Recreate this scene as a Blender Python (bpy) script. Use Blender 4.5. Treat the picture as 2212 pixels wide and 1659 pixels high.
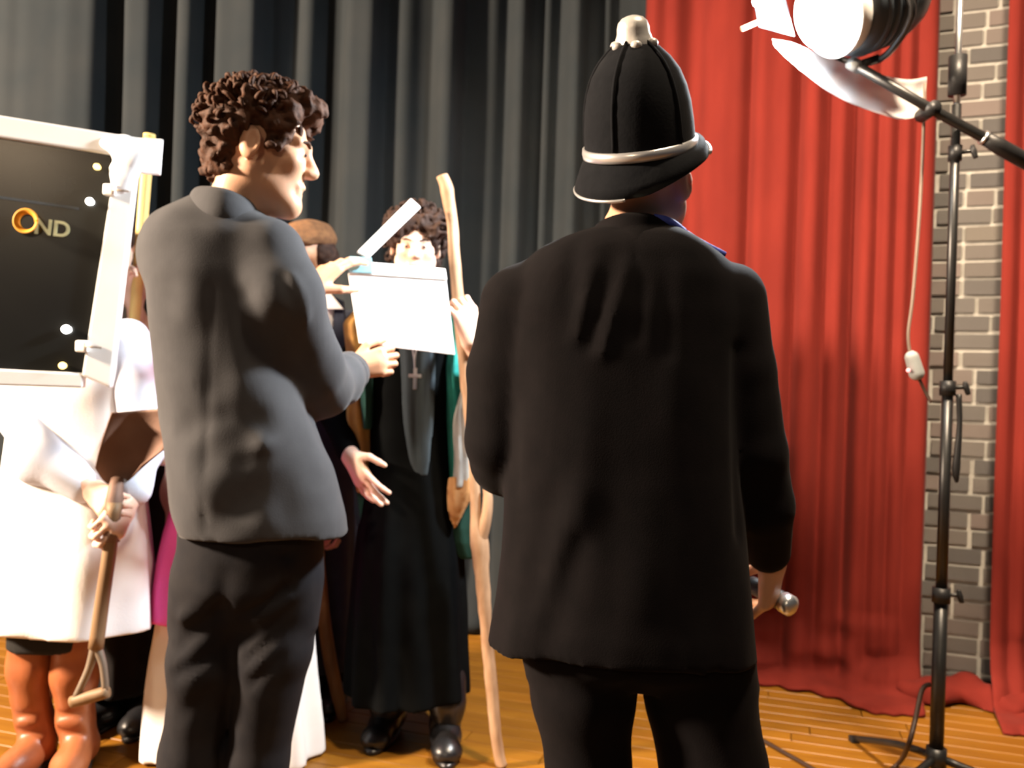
import bpy, bmesh, math, random
import numpy as np
from mathutils import Vector, Matrix
random.seed(7); np.random.seed(7)
for o in list(bpy.data.objects): bpy.data.objects.remove(o)
SC = bpy.context.scene
COL = SC.collection

# ---------------------------------------------------------------- camera
W_, H_ = 2212.0, 1659.0
FPX = 1850.0
CAMZ = 1.15
ROLL = math.radians(1.8)
cam_d = bpy.data.cameras.new('camera'); cam = bpy.data.objects.new('camera', cam_d); COL.objects.link(cam)
cam_d.sensor_width = 36.0; cam_d.lens = 36.0 * FPX / W_
cam_d.clip_start = 0.05
RV = Vector((math.cos(ROLL), 0, math.sin(ROLL))); UV = Vector((-math.sin(ROLL), 0, math.cos(ROLL))); FV = Vector((0, 1, 0))
M = Matrix.Identity(4)
for i in range(3): M[i][0] = RV[i]; M[i][1] = UV[i]; M[i][2] = -FV[i]
M[2][3] = CAMZ
cam.matrix_world = M
cam_d.dof.use_dof = True; cam_d.dof.focus_distance = 0.95; cam_d.dof.aperture_fstop = 6.5
SC.camera = cam
def P(u, v, d):
    """point of the room seen at photograph pixel (u, v), d metres in front of the camera"""
    p = RV * ((u - W_ / 2) / FPX * d) + UV * ((H_ / 2 - v) / FPX * d)
    return Vector((p.x, d, CAMZ + p.z))
# ---------------------------------------------------------------- world, lights, exposure
world = bpy.data.worlds.new('world'); SC.world = world; world.use_nodes = True
bg = world.node_tree.nodes['Background']
bg.inputs[0].default_value = (0.55, 0.62, 0.72, 1); bg.inputs[1].default_value = 0.045
SC.view_settings.view_transform = 'Standard'; SC.view_settings.look = 'None'
SC.view_settings.gamma = 1.0; SC.view_settings.use_curve_mapping = False
SC.view_settings.exposure = 0.4
def area(name, loc, target, size, power, col, spread=180):
    l = bpy.data.lights.new(name, 'AREA'); l.shape = 'DISK'; l.size = size; l.energy = power; l.color = col
    l.spread = math.radians(spread)
    o = bpy.data.objects.new(name, l); COL.objects.link(o); o.location = loc
    o.rotation_euler = (Vector(target) - Vector(loc)).to_track_quat('-Z', 'Y').to_euler(); return o
# warm hall lights hanging behind the photographer, to the left
area('hall_fill', (-4.4, 1.05, 2.7), (0.2, 2.9, 1.0), 0.5, 820, (1.0, 0.77, 0.56))
# unseen dim fill added far behind the photographer, warming what faces the camera
area('hall_fill', (-1.6, -4.2, 3.4), (0.2, 2.4, 1.2), 0.6, 36, (1.0, 0.72, 0.46))
# unseen warm light added high in front to brighten the red curtain
area('curtain_fill', (1.0, 1.0, 4.2), (1.4, 3.3, 0.6), 0.4, 66, (1.0, 0.78, 0.55), 80)

# ---------------------------------------------------------------- helpers
def link(o, parent=None):
    COL.objects.link(o)
    if parent is not None:
        o.parent = parent
        o.matrix_parent_inverse = Matrix.Identity(4)
        o.location = -Vector(parent.location) if parent.get('_root') else (0, 0, 0)
    return o
def root(name, label, cat, loc, group=None):
    o = bpy.data.objects.new(name, None); COL.objects.link(o); o.location = loc
    o.empty_display_size = 0.1
    o['label'] = label; o['category'] = cat
    if group: o['group'] = group
    o['_root'] = 1
    return o
def tag(o, label, cat, group=None):
    o['label'] = label; o['category'] = cat
    if group: o['group'] = group
    return o
def struct(o): o['kind'] = 'structure'; return o
def mesh_obj(name, verts, faces, mat, parent=None, smooth=True):
    me = bpy.data.meshes.new(name)
    vs = np.asarray(verts, dtype=np.float64)
    me.from_pydata(vs.tolist(), [], [list(map(int, f)) for f in faces]); me.validate(); me.update()
    if smooth: me.polygons.foreach_set('use_smooth', [True] * len(me.polygons))
    if mat: me.materials.append(mat)
    o = bpy.data.objects.new(name, me)
    if parent is not None: link(o, parent)
    else: COL.objects.link(o)
    return o
def recalc(o):
    bm = bmesh.new(); bm.from_mesh(o.data); bmesh.ops.recalc_face_normals(bm, faces=bm.faces); bm.to_mesh(o.data); bm.free(); return o
def V(p): return np.array(p, dtype=float)

# ---- value noise
_rng = np.random.RandomState(3); _LAT = _rng.rand(32, 32, 32)
def vnoise(x, y, z):
    xi = np.floor(x).astype(int); yi = np.floor(y).astype(int); zi = np.floor(z).astype(int)
    fx = x - xi; fy = y - yi; fz = z - zi
    fx = fx * fx * (3 - 2 * fx); fy = fy * fy * (3 - 2 * fy); fz = fz * fz * (3 - 2 * fz)
    L = lambda a, b, c: _LAT[(xi + a) & 31, (yi + b) & 31, (zi + c) & 31]
    c00 = L(0,0,0)*(1-fx)+L(1,0,0)*fx; c10 = L(0,1,0)*(1-fx)+L(1,1,0)*fx
    c01 = L(0,0,1)*(1-fx)+L(1,0,1)*fx; c11 = L(0,1,1)*(1-fx)+L(1,1,1)*fx
    return ((c00*(1-fy)+c10*fy)*(1-fz)+(c01*(1-fy)+c11*fy)*fz) * 2 - 1

# ---- smooth implicit modelling: one continuous skin from tapered limbs and lofted sections
class Sdf:
    def __init__(s, res): s.res = res; s.pr = []; s.disp = []
    def cone(s, p, q, r1, r2, k=0.03, sub=False):
        p = V(p); q = V(q); d = q - p; L2 = max(float(d @ d), 1e-9); R = max(r1, r2)
        def f(X, Y, Z):
            x = X - p[0]; y = Y - p[1]; z = Z - p[2]
            t = np.clip((x*d[0] + y*d[1] + z*d[2]) / L2, 0, 1)
            return np.sqrt((x-t*d[0])**2 + (y-t*d[1])**2 + (z-t*d[2])**2) - (r1 + (r2-r1)*t)
        s.pr.append((np.minimum(p, q)-R, np.maximum(p, q)+R, f, k, sub)); return s
    def chain(s, pts, rs, k=0.03):
        for i in range(len(pts)-1): s.cone(pts[i], pts[i+1], rs[i], rs[i+1], k)
        return s
    def ell(s, c, r, k=0.03, ax=None, sub=False):
        c = V(c); r = V(r); A = np.eye(3) if ax is None else np.array([list(a) for a in ax])
        R = r.max()
        def f(X, Y, Z):
            x = X-c[0]; y = Y-c[1]; z = Z-c[2]
            a = (x*A[0,0]+y*A[0,1]+z*A[0,2]); b = (x*A[1,0]+y*A[1,1]+z*A[1,2]); e = (x*A[2,0]+y*A[2,1]+z*A[2,2])
            k0 = np.sqrt((a/r[0])**2+(b/r[1])**2+(e/r[2])**2); k1 = np.sqrt((a/r[0]**2)**2+(b/r[1]**2)**2+(e/r[2]**2)**2)
            return k0*(k0-1)/np.maximum(k1, 1e-6)
        s.pr.append((c-R, c+R, f, k, sub)); return s
    def loft(s, secs, k=0.03, fold=None, n=2.3, yaw=0.0):
        secs = sorted(secs, key=lambda a: a[0]); Zs = np.array([a[0] for a in secs])
        zz = np.linspace(Zs[0], Zs[-1], 240); T = []
        g = np.exp(-np.linspace(-2, 2, 15)**2); g /= g.sum()
        for j in range(1, 5):
            c = np.interp(zz, Zs, [a[j] for a in secs]); cp = np.pad(c, 7, mode='reflect', reflect_type='odd')
            T.append(np.convolve(cp, g, 'valid'))
        am = max(a[3] for a in secs)*1.15+.03; bm_ = max(a[4] for a in secs)*1.15+.03; m = max(am, bm_) if yaw else None
        lo = V([min(a[1] for a in secs)-(m or am), min(a[2] for a in secs)-(m or bm_), Zs[0]])
        hi = V([max(a[1] for a in secs)+(m or am), max(a[2] for a in secs)+(m or bm_), Zs[-1]])
        cy_, sy_ = math.cos(yaw), math.sin(yaw)
        def f(X, Y, Z):
            cx = np.interp(Z, zz, T[0]); cy = np.interp(Z, zz, T[1]); a = np.interp(Z, zz, T[2]); b = np.interp(Z, zz, T[3])
            x = X-cx; y = Y-cy
            if yaw: x, y = x*cy_+y*sy_, -x*sy_+y*cy_
            mlt = 1.0
            if fold: mlt = fold(np.arctan2(y/b, x/a), Z)
            rr = ((np.abs(x)/a)**n+(np.abs(y)/b)**n)**(1/n)/mlt
            d = (rr-1)*np.minimum(a, b)*0.9
            e = np.maximum(Zs[0]-Z, Z-Zs[-1])
            return np.maximum(d, e+0*d)
        s.pr.append((lo, hi, f, k, False)); return s
    def crease(s, p, q, w, amp):
        p = V(p); q = V(q); d = q-p; L2 = float(d @ d)
        def f(x, y, z):
            t = np.clip(((x-p[0])*d[0]+(y-p[1])*d[1]+(z-p[2])*d[2])/L2, 0, 1)
            D = (x-p[0]-t*d[0])**2+(y-p[1]-t*d[1])**2+(z-p[2]-t*d[2])**2
            return amp*np.exp(-D/(w*w))
        s.disp.append(f); return s
    def noise(s, amp, sx, sy, sz, off=0.0):
        s.disp.append(lambda x, y, z: amp*vnoise(x*sx+off, y*sy+off*1.3, z*sz+off*.7)); return s
    def mesh(s):
        h = s.res
        lo = np.min([p[0] for p in s.pr if not p[4]], axis=0)-4*h; hi = np.max([p[1] for p in s.pr if not p[4]], axis=0)+4*h
        n = np.ceil((hi-lo)/h).astype(int)+1
        ax = [lo[i]+h*np.arange(n[i]) for i in range(3)]
        G = np.full(tuple(n), 0.5)
        for (a, b, f, k, sub) in s.pr:
            i0 = np.clip(np.floor((a-k-3*h-lo)/h).astype(int), 0, n-1); i1 = np.clip(np.ceil((b+k+3*h-lo)/h).astype(int)+1, 1, n)
            if np.any(i1 <= i0): continue
            sl = tuple(slice(i0[j], i1[j]) for j in range(3))
            D = f(ax[0][sl[0]][:, None, None], ax[1][sl[1]][None, :, None], ax[2][sl[2]][None, None, :])
            g = G[sl]
            if sub: D = -D; hh = np.maximum(k-np.abs(g-D), 0)/k; G[sl] = np.maximum(g, D)+hh*hh*k/4
            else: hh = np.maximum(k-np.abs(g-D), 0)/k; G[sl] = np.minimum(g, D)-hh*hh*k/4
        if s.disp:
            m = np.abs(G) < 0.045; I = np.nonzero(m)
            x, y, z = ax[0][I[0]], ax[1][I[1]], ax[2][I[2]]
            dd = 0
            for f in s.disp: dd = dd+f(x, y, z)
            G[m] += dd
        G[0], G[-1] = .5, .5; G[:, 0], G[:, -1] = .5, .5; G[:, :, 0], G[:, :, -1] = .5, .5
        ins = G < 0
        c = np.zeros(tuple(n-1), dtype=np.int8)
        for dx in (0, 1):
            for dy in (0, 1):
                for dz in (0, 1): c += ins[dx:n[0]-1+dx, dy:n[1]-1+dy, dz:n[2]-1+dz]
        act = (c > 0) & (c < 8); I = np.array(np.nonzero(act)).T
        idx = np.full(tuple(n-1), -1, dtype=np.int64); idx[act] = np.arange(len(I))
        acc = np.zeros((len(I), 3)); cnt = np.zeros(len(I))
        cor = np.array([[x, y, z] for x in (0, 1) for y in (0, 1) for z in (0, 1)])
        val = [G[I[:, 0]+a, I[:, 1]+b, I[:, 2]+e] for a, b, e in cor]
        for i in range(8):
            for j in range(i+1, 8):
                if np.abs(cor[i]-cor[j]).sum() != 1: continue
                va, vb = val[i], val[j]; mm = (va < 0) != (vb < 0)
                t = np.where(mm, va/np.where(mm, va-vb, 1), 0)[:, None]
                acc += np.where(mm[:, None], cor[i]+(cor[j]-cor[i])*t, 0); cnt += mm
        vs = lo+h*(I+acc/np.maximum(cnt, 1)[:, None])
        F = []
        for a in range(3):
            b, e = (a+1) % 3, (a+2) % 3
            s0 = [slice(None)]*3; s1 = [slice(None)]*3; s0[a] = slice(0, -1); s1[a] = slice(1, None)
            A, B = ins[tuple(s0)], ins[tuple(s1)]
            E = np.array(np.nonzero(A != B)).T
            if len(E) == 0: continue
            fl = A[tuple(E.T)]
            def cell(db, de):
                q = E.copy(); q[:, b] -= db; q[:, e] -= de; return idx[tuple(q.T)]
            quad = np.stack([cell(1, 1), cell(0, 1), cell(0, 0), cell(1, 0)], 1)
            quad[~fl] = quad[~fl][:, ::-1]
            F.append(quad)
        return vs, np.concatenate(F)
    def build(s, name, mat, parent=None):
        v, f = s.mesh(); return mesh_obj(name, v, f, mat, parent)
def join_meshes(ms):
    vs = []; fs = []; o = 0
    for v, f in ms:
        vs.append(np.asarray(v)); fs += [[i+o for i in q] for q in np.asarray(f).tolist()] if not isinstance(f, list) else [[i+o for i in q] for q in f]; o += len(v)
    return np.concatenate(vs), fs
def px_secs(rows, d):
    out = []
    for r in rows:
        v, a, b, dep = r[:4]; dy = r[4] if len(r) > 4 else 0
        c = P((a+b)/2, v, d); out.append((c.z, c.x, d+dy, (b-a)/2*d/FPX, dep))
    return out
def catmull(pts, n=6, rs=None):
    p = [V(q) for q in pts]; out = []; ro = []
    for i in range(len(p)-1):
        p0, p1, p2, p3 = p[max(i-1, 0)], p[i], p[i+1], p[min(i+2, len(p)-1)]
        for j in range(n):
            t = j/n
            out.append(.5*((2*p1)+(-p0+p2)*t+(2*p0-5*p1+4*p2-p3)*t*t+(-p0+3*p1-3*p2+p3)*t**3))
            if rs is not None: ro.append(rs[i]+(rs[i+1]-rs[i])*t)
    out.append(p[-1]); 
    if rs is not None: ro.append(rs[-1])
    return (out, ro) if rs is not None else out
def tube_data(pts, rs, seg=12, smooth=4, flat=1.0, cap=True):
    if smooth: pts, rs = catmull(pts, smooth, rs)
    else: pts = [V(p) for p in pts]
    vs = []; fs = []; up = V((0.13, 0.31, 0.94))
    prev = None
    for i, p in enumerate(pts):
        t = pts[min(i+1, len(pts)-1)]-pts[max(i-1, 0)]; t = t/np.linalg.norm(t)
        a = (np.cross(t, up) if prev is None else prev-t*(prev @ t))
        if np.linalg.norm(a) < 1e-4: a = np.cross(t, V((1, 0, 0)))
        a = a/np.linalg.norm(a); b = np.cross(t, a); prev = a
        for k in range(seg):
            th = 2*math.pi*k/seg; vs.append(p+rs[i]*(math.cos(th)*a+flat*math.sin(th)*b))
    n = len(pts)
    for i in range(n-1):
        for k in range(seg): fs.append([i*seg+k, i*seg+(k+1) % seg, (i+1)*seg+(k+1) % seg, (i+1)*seg+k])
    if cap:
        fs.append(list(range(seg))[::-1]); fs.append([(n-1)*seg+k for k in range(seg)])
    return vs, fs
def tube(name, pts, rs, mat, parent=None, seg=12, smooth=4, flat=1.0):
    if not hasattr(rs, '__len__'): rs = [rs]*len(pts)
    v, f = tube_data(pts, rs, seg, smooth, flat); return recalc(mesh_obj(name, v, f, mat, parent))
def revolve(name, prof, o, S, F, U, mat, parent=None, seg=40, ks=1.0, kf=1.0):
    """profile of (radius, height) turned about axis U at o; ks, kf stretch it along S and F"""
    o, S, F, U = V(o), V(S), V(F), V(U); vs = []; fs = []
    for r, h in prof:
        for k in range(seg):
            th = 2*math.pi*k/seg; vs.append(o+U*h+S*(r*ks*math.cos(th))+F*(r*kf*math.sin(th)))
    n = len(prof)
    for i in range(n-1):
        for k in range(seg): fs.append([i*seg+k, i*seg+(k+1) % seg, (i+1)*seg+(k+1) % seg, (i+1)*seg+k])
    fs.append(list(range(seg))); fs.append([(n-1)*seg+k for k in range(seg)])
    return recalc(mesh_obj(name, vs, fs, mat, parent))
def slab(name, quad, th, mat, parent=None, bev=0.0, smooth=False):
    """solid plate from four corner points, thickened along its normal away from the camera side"""
    q = [V(p) for p in quad]; n = np.cross(q[1]-q[0], q[3]-q[0]); n = n/np.linalg.norm(n)
    if n[1] < 0: n = -n
    vs = q+[p+n*th for p in q]
    fs = [[0,1,2,3],[7,6,5,4],[0,4,5,1],[1,5,6,2],[2,6,7,3],[3,7,4,0]]
    o = recalc(mesh_obj(name, vs, fs, mat, parent, smooth))
    if bev:
        bm = bmesh.new(); bm.from_mesh(o.data)
        bmesh.ops.bevel(bm, geom=list(bm.edges), offset=bev, segments=2, affect='EDGES', profile=.6); bm.to_mesh(o.data); bm.free()
    return o
def boxo(name, c, size, mat, parent=None, ax=None, bev=0.0):
    A = [V((1,0,0)), V((0,1,0)), V((0,0,1))] if ax is None else [V(a) for a in ax]
    c = V(c); vs = []
    for x in (-.5, .5):
        for y in (-.5, .5):
            for z in (-.5, .5): vs.append(c+A[0]*x*size[0]+A[1]*y*size[1]+A[2]*z*size[2])
    fs = [[0,1,3,2],[4,6,7,5],[0,4,5,1],[2,3,7,6],[0,2,6,4],[1,5,7,3]]
    o = recalc(mesh_obj(name, vs, fs, mat, parent, False))
    if bev:
        bm = bmesh.new(); bm.from_mesh(o.data)
        bmesh.ops.bevel(bm, geom=list(bm.edges), offset=bev, segments=2, affect='EDGES', profile=.6); bm.to_mesh(o.data); bm.free()
    return o
def frame3(fwd, up=(0, 0, 1)):
    F = V(fwd); F = F/np.linalg.norm(F); U = V(up); U = U-F*(U @ F); U = U/np.linalg.norm(U); S = np.cross(F, U); return S, F, U

# ---------------------------------------------------------------- materials
def mat(name, c1, c2=None, rough=.8, scale=8, stretch=(1, 1, 1), bump=.15, bscale=180, sheen=0.0, metal=0.0, spec=.3, sss=0.0, rnd=0.0, detail=4, trans=0.0):
    m = bpy.data.materials.new(name); m.use_nodes = True; nt = m.node_tree; N = nt.nodes; L = nt.links
    b = N['Principled BSDF']; b.inputs['Roughness'].default_value = rough; b.inputs['Metallic'].default_value = metal
    b.inputs['Specular IOR Level'].default_value = spec
    if sheen: b.inputs['Sheen Weight'].default_value = sheen; b.inputs['Sheen Roughness'].default_value = .4
    if sss:
        b.inputs['Subsurface Weight'].default_value = sss; b.inputs['Subsurface Radius'].default_value = (.012, .004, .002); b.inputs['Subsurface Scale'].default_value = 1.0
    tc = N.new('ShaderNodeTexCoord'); mp = N.new('ShaderNodeMapping'); mp.inputs['Scale'].default_value = stretch
    L.new(tc.outputs['Object'], mp.inputs[0])
    nz = N.new('ShaderNodeTexNoise'); nz.inputs['Scale'].default_value = scale; nz.inputs['Detail'].default_value = detail
    L.new(mp.outputs[0], nz.inputs['Vector'])
    c2 = c2 or tuple(x*.8 for x in c1)
    cr = N.new('ShaderNodeValToRGB'); cr.color_ramp.elements[0].position = .3; cr.color_ramp.elements[1].position = .7
    cr.color_ramp.elements[0].color = (*c2, 1); cr.color_ramp.elements[1].color = (*c1, 1)
    L.new(nz.outputs['Fac'], cr.inputs[0]); out = cr.outputs[0]
    if rnd:
        oi = N.new('ShaderNodeObjectInfo'); hs = N.new('ShaderNodeHueSaturation')
        mr = N.new('ShaderNodeMapRange'); mr.inputs[3].default_value = 1-rnd; mr.inputs[4].default_value = 1+rnd
        L.new(oi.outputs['Random'], mr.inputs[0]); L.new(mr.outputs[0], hs.inputs['Value']); L.new(out, hs.inputs['Color']); out = hs.outputs[0]
    L.new(out, b.inputs['Base Color'])
    if bump:
        n2 = N.new('ShaderNodeTexNoise'); n2.inputs['Scale'].default_value = bscale; n2.inputs['Detail'].default_value = 3
        L.new(mp.outputs[0], n2.inputs['Vector'])
        bp = N.new('ShaderNodeBump'); bp.inputs['Strength'].default_value = bump; bp.inputs['Distance'].default_value = .004
        L.new(n2.outputs['Fac'], bp.inputs['Height']); L.new(bp.outputs[0], b.inputs['Normal'])
    if trans: b.inputs['Transmission Weight'].default_value = trans
    return m
def emit(name, col, s):
    m = bpy.data.materials.new(name); m.use_nodes = True; b = m.node_tree.nodes['Principled BSDF']
    b.inputs['Base Color'].default_value = (*col, 1); b.inputs['Emission Color'].default_value = (*col, 1); b.inputs['Emission Strength'].default_value = s
    return m
MT = dict(
 plank=mat('oak plank', (.25,.110,.0105), (.185,.072,.0065), .42, 3.2, (1.2, 14, 14), .05, 60, spec=.4, rnd=.13),
 subfloor=mat('subfloor', (.10,.05,.02), None, .9),
 darkcurtain=mat('dark velvet curtain', (.025,.029,.032), (.020,.025,.029), .95, 5, bump=.1, sheen=.02, spec=.1),
 redcurtain=mat('red velvet curtain', (.165,.0195,.0135), (.132,.0152,.011), .9, 4, (3, 3, .7), .1, sheen=.03, spec=.12),
 mortar=mat('pale mortar', (.36,.35,.32), (.29,.28,.255), .95, 22, bump=.5, bscale=90),
 wall=mat('dark painted wall', (.05,.05,.05), None, .9),
 skin=mat('skin', (.62,.36,.23), (.56,.31,.19), .5, 14, bump=.04, sss=.15, spec=.4),
 paleskin=mat('pale skin', (.78,.55,.44), (.72,.48,.37), .5, 14, bump=.04, sss=.15, spec=.4),
 suit=mat('charcoal suit wool', (.052,.053,.058), (.045,.046,.051), .9, 30, bump=.1, bscale=400, sheen=.1),
 jeans=mat('dark trousers', (.018,.017,.019), (.012,.012,.015), .85, 20, bump=.1, bscale=400, spec=.15),
 police=mat('black wool coat', (.0062,.0050,.0056), (.0045,.0038,.0044), .9, 26, bump=.1, bscale=400, sheen=.02, spec=.08),
 felt=mat('black felt', (.0070,.0078,.0098), (.005,.0058,.0075), .9, 60, bump=.1, sheen=.02, spec=.1),
 chrome=mat('polished chrome', (.80,.80,.80), (.72,.72,.72), .28, 10, bump=0, metal=.7),
 rose=mat('pale nickel rose', (.62,.61,.58), (.52,.51,.49), .4, 20, bump=.05, metal=.35),
 hair_brown=mat('brown curly hair', (.085,.034,.016), (.035,.015,.008), .7, 60, bump=.4, bscale=300, spec=.2),
 hair_dark=mat('dark hair', (.05,.026,.018), (.02,.011,.009), .7, 60, bump=.4, bscale=300, spec=.2),
 bluerim=mat('blue rim light', (.06,.09,.42), (.05,.07,.36), .7),
 shirt=mat('white shirt cotton', (.85,.86,.88), (.78,.80,.84), .8),
 labcoat=mat('white coat cotton', (.88,.87,.86), (.82,.81,.81), .85, 6),
 palesleeve=mat('pale blue sleeve cotton', (.68,.73,.84), (.62,.67,.80), .85, 6),
 lilac=mat('lilac sleeve', (.62,.58,.74), (.55,.51,.68), .85),
 blackdress=mat('black dress cloth', (.0026,.0033,.0037), (.0016,.0021,.0025), .9, 20, bump=.1, spec=.06),
 blackcloth=mat('black cloth', (.010,.008,.008), None, .95),
 scarf=mat('slate scarf', (.040,.055,.066), (.028,.040,.050), .9, 40, (1, 1, .2)),
 navy=mat('navy coat cloth', (.028,.036,.062), (.020,.026,.046), .9, 20, sheen=.2),
 ochre=mat('ochre shawl', (.42,.23,.055), (.26,.13,.04), .9, 12),
 teal=mat('teal shawl', (.03,.34,.30), (.02,.22,.20), .9, 12),
 darkgreen=mat('dark green shawl', (.012,.06,.05), None, .9, 12),
 greywhite=mat('pale grey shawl', (.55,.56,.54), (.12,.13,.13), .9, 9, (1, 1, .5)),
 tan=mat('tan shawl', (.62,.36,.16), (.48,.25,.10), .9, 12),
 pink=mat('hot pink cloth', (.90,.12,.46), (.84,.10,.42), .85, 8),
 whiteskirt=mat('white skirt cloth', (.84,.84,.85), (.77,.77,.79), .85, 8),
 boot=mat('tan leather', (.36,.115,.040), (.24,.068,.024), .42, 7, (1, 1, .6), .15, 60, spec=.5),
 blackshoe=mat('black leather', (.012,.012,.014), None, .32, 10, bump=.08, spec=.6),
 darkskirt=mat('dark skirt', (.012,.012,.012), None, .95),
 wood=mat('pale stripped wood', (.46,.31,.20), (.26,.15,.085), .6, 26, (1, 1, .35), .3, 50),
 darkwood=mat('brown stick wood', (.30,.155,.065), (.17,.085,.04), .6, 20, (1, 1, .3), .3, 50),
 yellowwood=mat('yellow pine pole', (.78,.58,.22), (.68,.48,.17), .55, 12, (4, 4, .5), .05),
 handlewood=mat('ash handle wood', (.26,.165,.09), (.19,.115,.06), .55, 14, (4, 4, .5), .08),
 rust=mat('rust brown shovel steel', (.14,.075,.052), (.20,.125,.095), .65, 7, bump=.2, bscale=60, metal=.25),
 steelgrey=mat('worn grey steel', (.32,.26,.20), (.22,.18,.14), .5, 20, metal=.5),
 whitepaint=mat('white paint', (.86,.86,.85), (.80,.80,.79), .55, 6, bump=.05),
 panel=mat('black glossy panel', (.012,.013,.011), (.008,.008,.008), .25, 3, bump=0, spec=.4),
 boardwhite=mat('white board', (.88,.88,.88), (.86,.86,.86), .4, 6, bump=0),
 hingeblue=mat('pale teal hinge plate', (.24,.45,.52), (.20,.40,.47), .4, 10, bump=0),
 blackmetal=mat('black painted metal', (.012,.012,.012), (.009,.009,.009), .38, 20, bump=.05, spec=.5),
 blackplastic=mat('black plastic', (.015,.015,.016), None, .45, 20, bump=.05),
 greyplastic=mat('grey plastic', (.30,.32,.32), (.25,.27,.27), .5, 20, bump=.05),
 cable=mat('dark brown cable', (.035,.018,.012), None, .5, 20, bump=0),
 greycable=mat('grey cable', (.20,.15,.12), None, .5, 20, bump=0),
 lamphouse=mat('blue grey lamp housing', (.05,.062,.075), (.04,.05,.06), .45, 20, bump=.05),
 peg=mat('wooden peg', (.66,.42,.30), None, .6, 20, bump=.05),
 brown=mat('brown tweed', (.20,.10,.045), (.12,.06,.03), .95, 60, bump=.4),
 silver=mat('silver metal', (.75,.78,.80), (.65,.68,.7), .3, 20, bump=0, metal=.9),
 orangepaint=mat('orange lettering', (.75,.33,.02), None, .6, bump=0),
 yellowpaint=mat('pale yellow lettering', (.52,.50,.28), None, .6, bump=0),
 greypaint=mat('pale grey lettering', (.42,.42,.38), None, .6, bump=0),
 eye=mat('eye', (.05,.035,.03), None, .2, bump=0),
 lip=mat('lip', (.55,.20,.17), None, .5, bump=0),
)
# bricks: colour differs from brick to brick
def brick_mat():
    m = mat('fired brick', (.18,.16,.145), (.14,.125,.115), .92, 30, bump=.6, bscale=120)
    nt = m.node_tree; N = nt.nodes; L = nt.links; b = N['Principled BSDF']
    cr0 = [n for n in N if n.type == 'VALTORGB'][0]
    oi = N.new('ShaderNodeObjectInfo'); cr = N.new('ShaderNodeValToRGB'); cr.color_ramp.interpolation = 'CONSTANT'
    cols = [(.150,.145,.140), (.22,.185,.170), (.185,.17,.158), (.105,.105,.108), (.25,.20,.185), (.175,.16,.148), (.215,.195,.168), (.12,.118,.118)]
    cols = [tuple(.72*q for q in c) for c in cols]
    el = cr.color_ramp.elements; el[0].color = (*cols[0], 1); el[0].position = 0; el[1].color = (*cols[1], 1); el[1].position = 1/8
    for i in range(2, 8): e = el.new(i/8); e.color = (*cols[i], 1)
    mx = N.new('ShaderNodeMix'); mx.data_type = 'RGBA'; mx.inputs[0].default_value = .3
    L.new(oi.outputs['Random'], cr.inputs[0]); L.new(cr.outputs[0], mx.inputs[6]); L.new(cr0.outputs[0], mx.inputs[7]); L.new(mx.outputs[2], b.inputs['Base Color'])
    return m
MT['brick'] = brick_mat()
def diffuser():
    m = bpy.data.materials.new('translucent diffusion paper'); m.use_nodes = True; nt = m.node_tree; N = nt.nodes; L = nt.links
    N.remove(N['Principled BSDF']); out = N['Material Output']
    d = N.new('ShaderNodeBsdfDiffuse'); t = N.new('ShaderNodeBsdfTranslucent'); tr = N.new('ShaderNodeBsdfTransparent')
    for n, c in ((d, .8), (t, .8)): n.inputs[0].default_value = (c, c, c, 1)
    a = N.new('ShaderNodeMixShader'); a.inputs[0].default_value = .5; L.new(d.outputs[0], a.inputs[1]); L.new(t.outputs[0], a.inputs[2])
    b = N.new('ShaderNodeMixShader'); b.inputs[0].default_value = .3; L.new(a.outputs[0], b.inputs[1]); L.new(tr.outputs[0], b.inputs[2])
    L.new(b.outputs[0], out.inputs[0]); return m
MT['diffuser'] = diffuser()

# ================================================================ SETTING
# line of the red curtains: Y = RY0 - RSL * (X - RX0)
RX0, RY0, RSL = 1.014, 3.58, .382
RANG = -math.atan(RSL); RE = V((math.cos(RANG), math.sin(RANG), 0)); RN = V((math.sin(RANG), -math.cos(RANG), 0))   # RN faces the camera
def rline(X, off=0.0): return V((X, RY0-RSL*(X-RX0), 0))-RN*off
# floor with single planks
fl = struct(boxo('floor', (0.2, 1.5, -.035), (9, 7, .03), MT['subfloor']))
PA = math.radians(-17); pe = V((math.cos(PA), math.sin(PA), 0)); pn = V((-math.sin(PA), math.cos(PA), 0))
pw = .078; pl = 1.25
bm = bmesh.new(); bmesh.ops.create_cube(bm, size=1)
for v_ in bm.verts: v_.co.x *= pl-.003; v_.co.y *= pw-.0025; v_.co.z *= .02
bmesh.ops.bevel(bm, geom=[e for e in bm.edges if min(e.verts[0].co.z, e.verts[1].co.z) > 0], offset=.0015, segments=1, affect='EDGES')
pme = bpy.data.meshes.new('plank'); bm.to_mesh(pme); bm.free(); pme.materials.append(MT['plank'])
cnt = 0
for r in range(-14, 34):
    off = random.random()*pl
    for c in range(-4, 4):
        p = V((0.15, 2.55, 0))+pn*(r*pw)+pe*(c*pl+off)
        if p[1] < 1.35 or p[1] > 4.15 or p[0] < -3.3 or p[0] > 2.9: continue
        if p[1] < 2.0 and abs(p[0]) > 1.9: continue
        o = bpy.data.objects.new('plank', pme); COL.objects.link(o); o.parent = fl; o.location = (p[0], p[1], -.0102+random.uniform(-.0004, .0002)); o.rotation_euler = (0, 0, PA); cnt += 1
print('planks', cnt)
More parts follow.
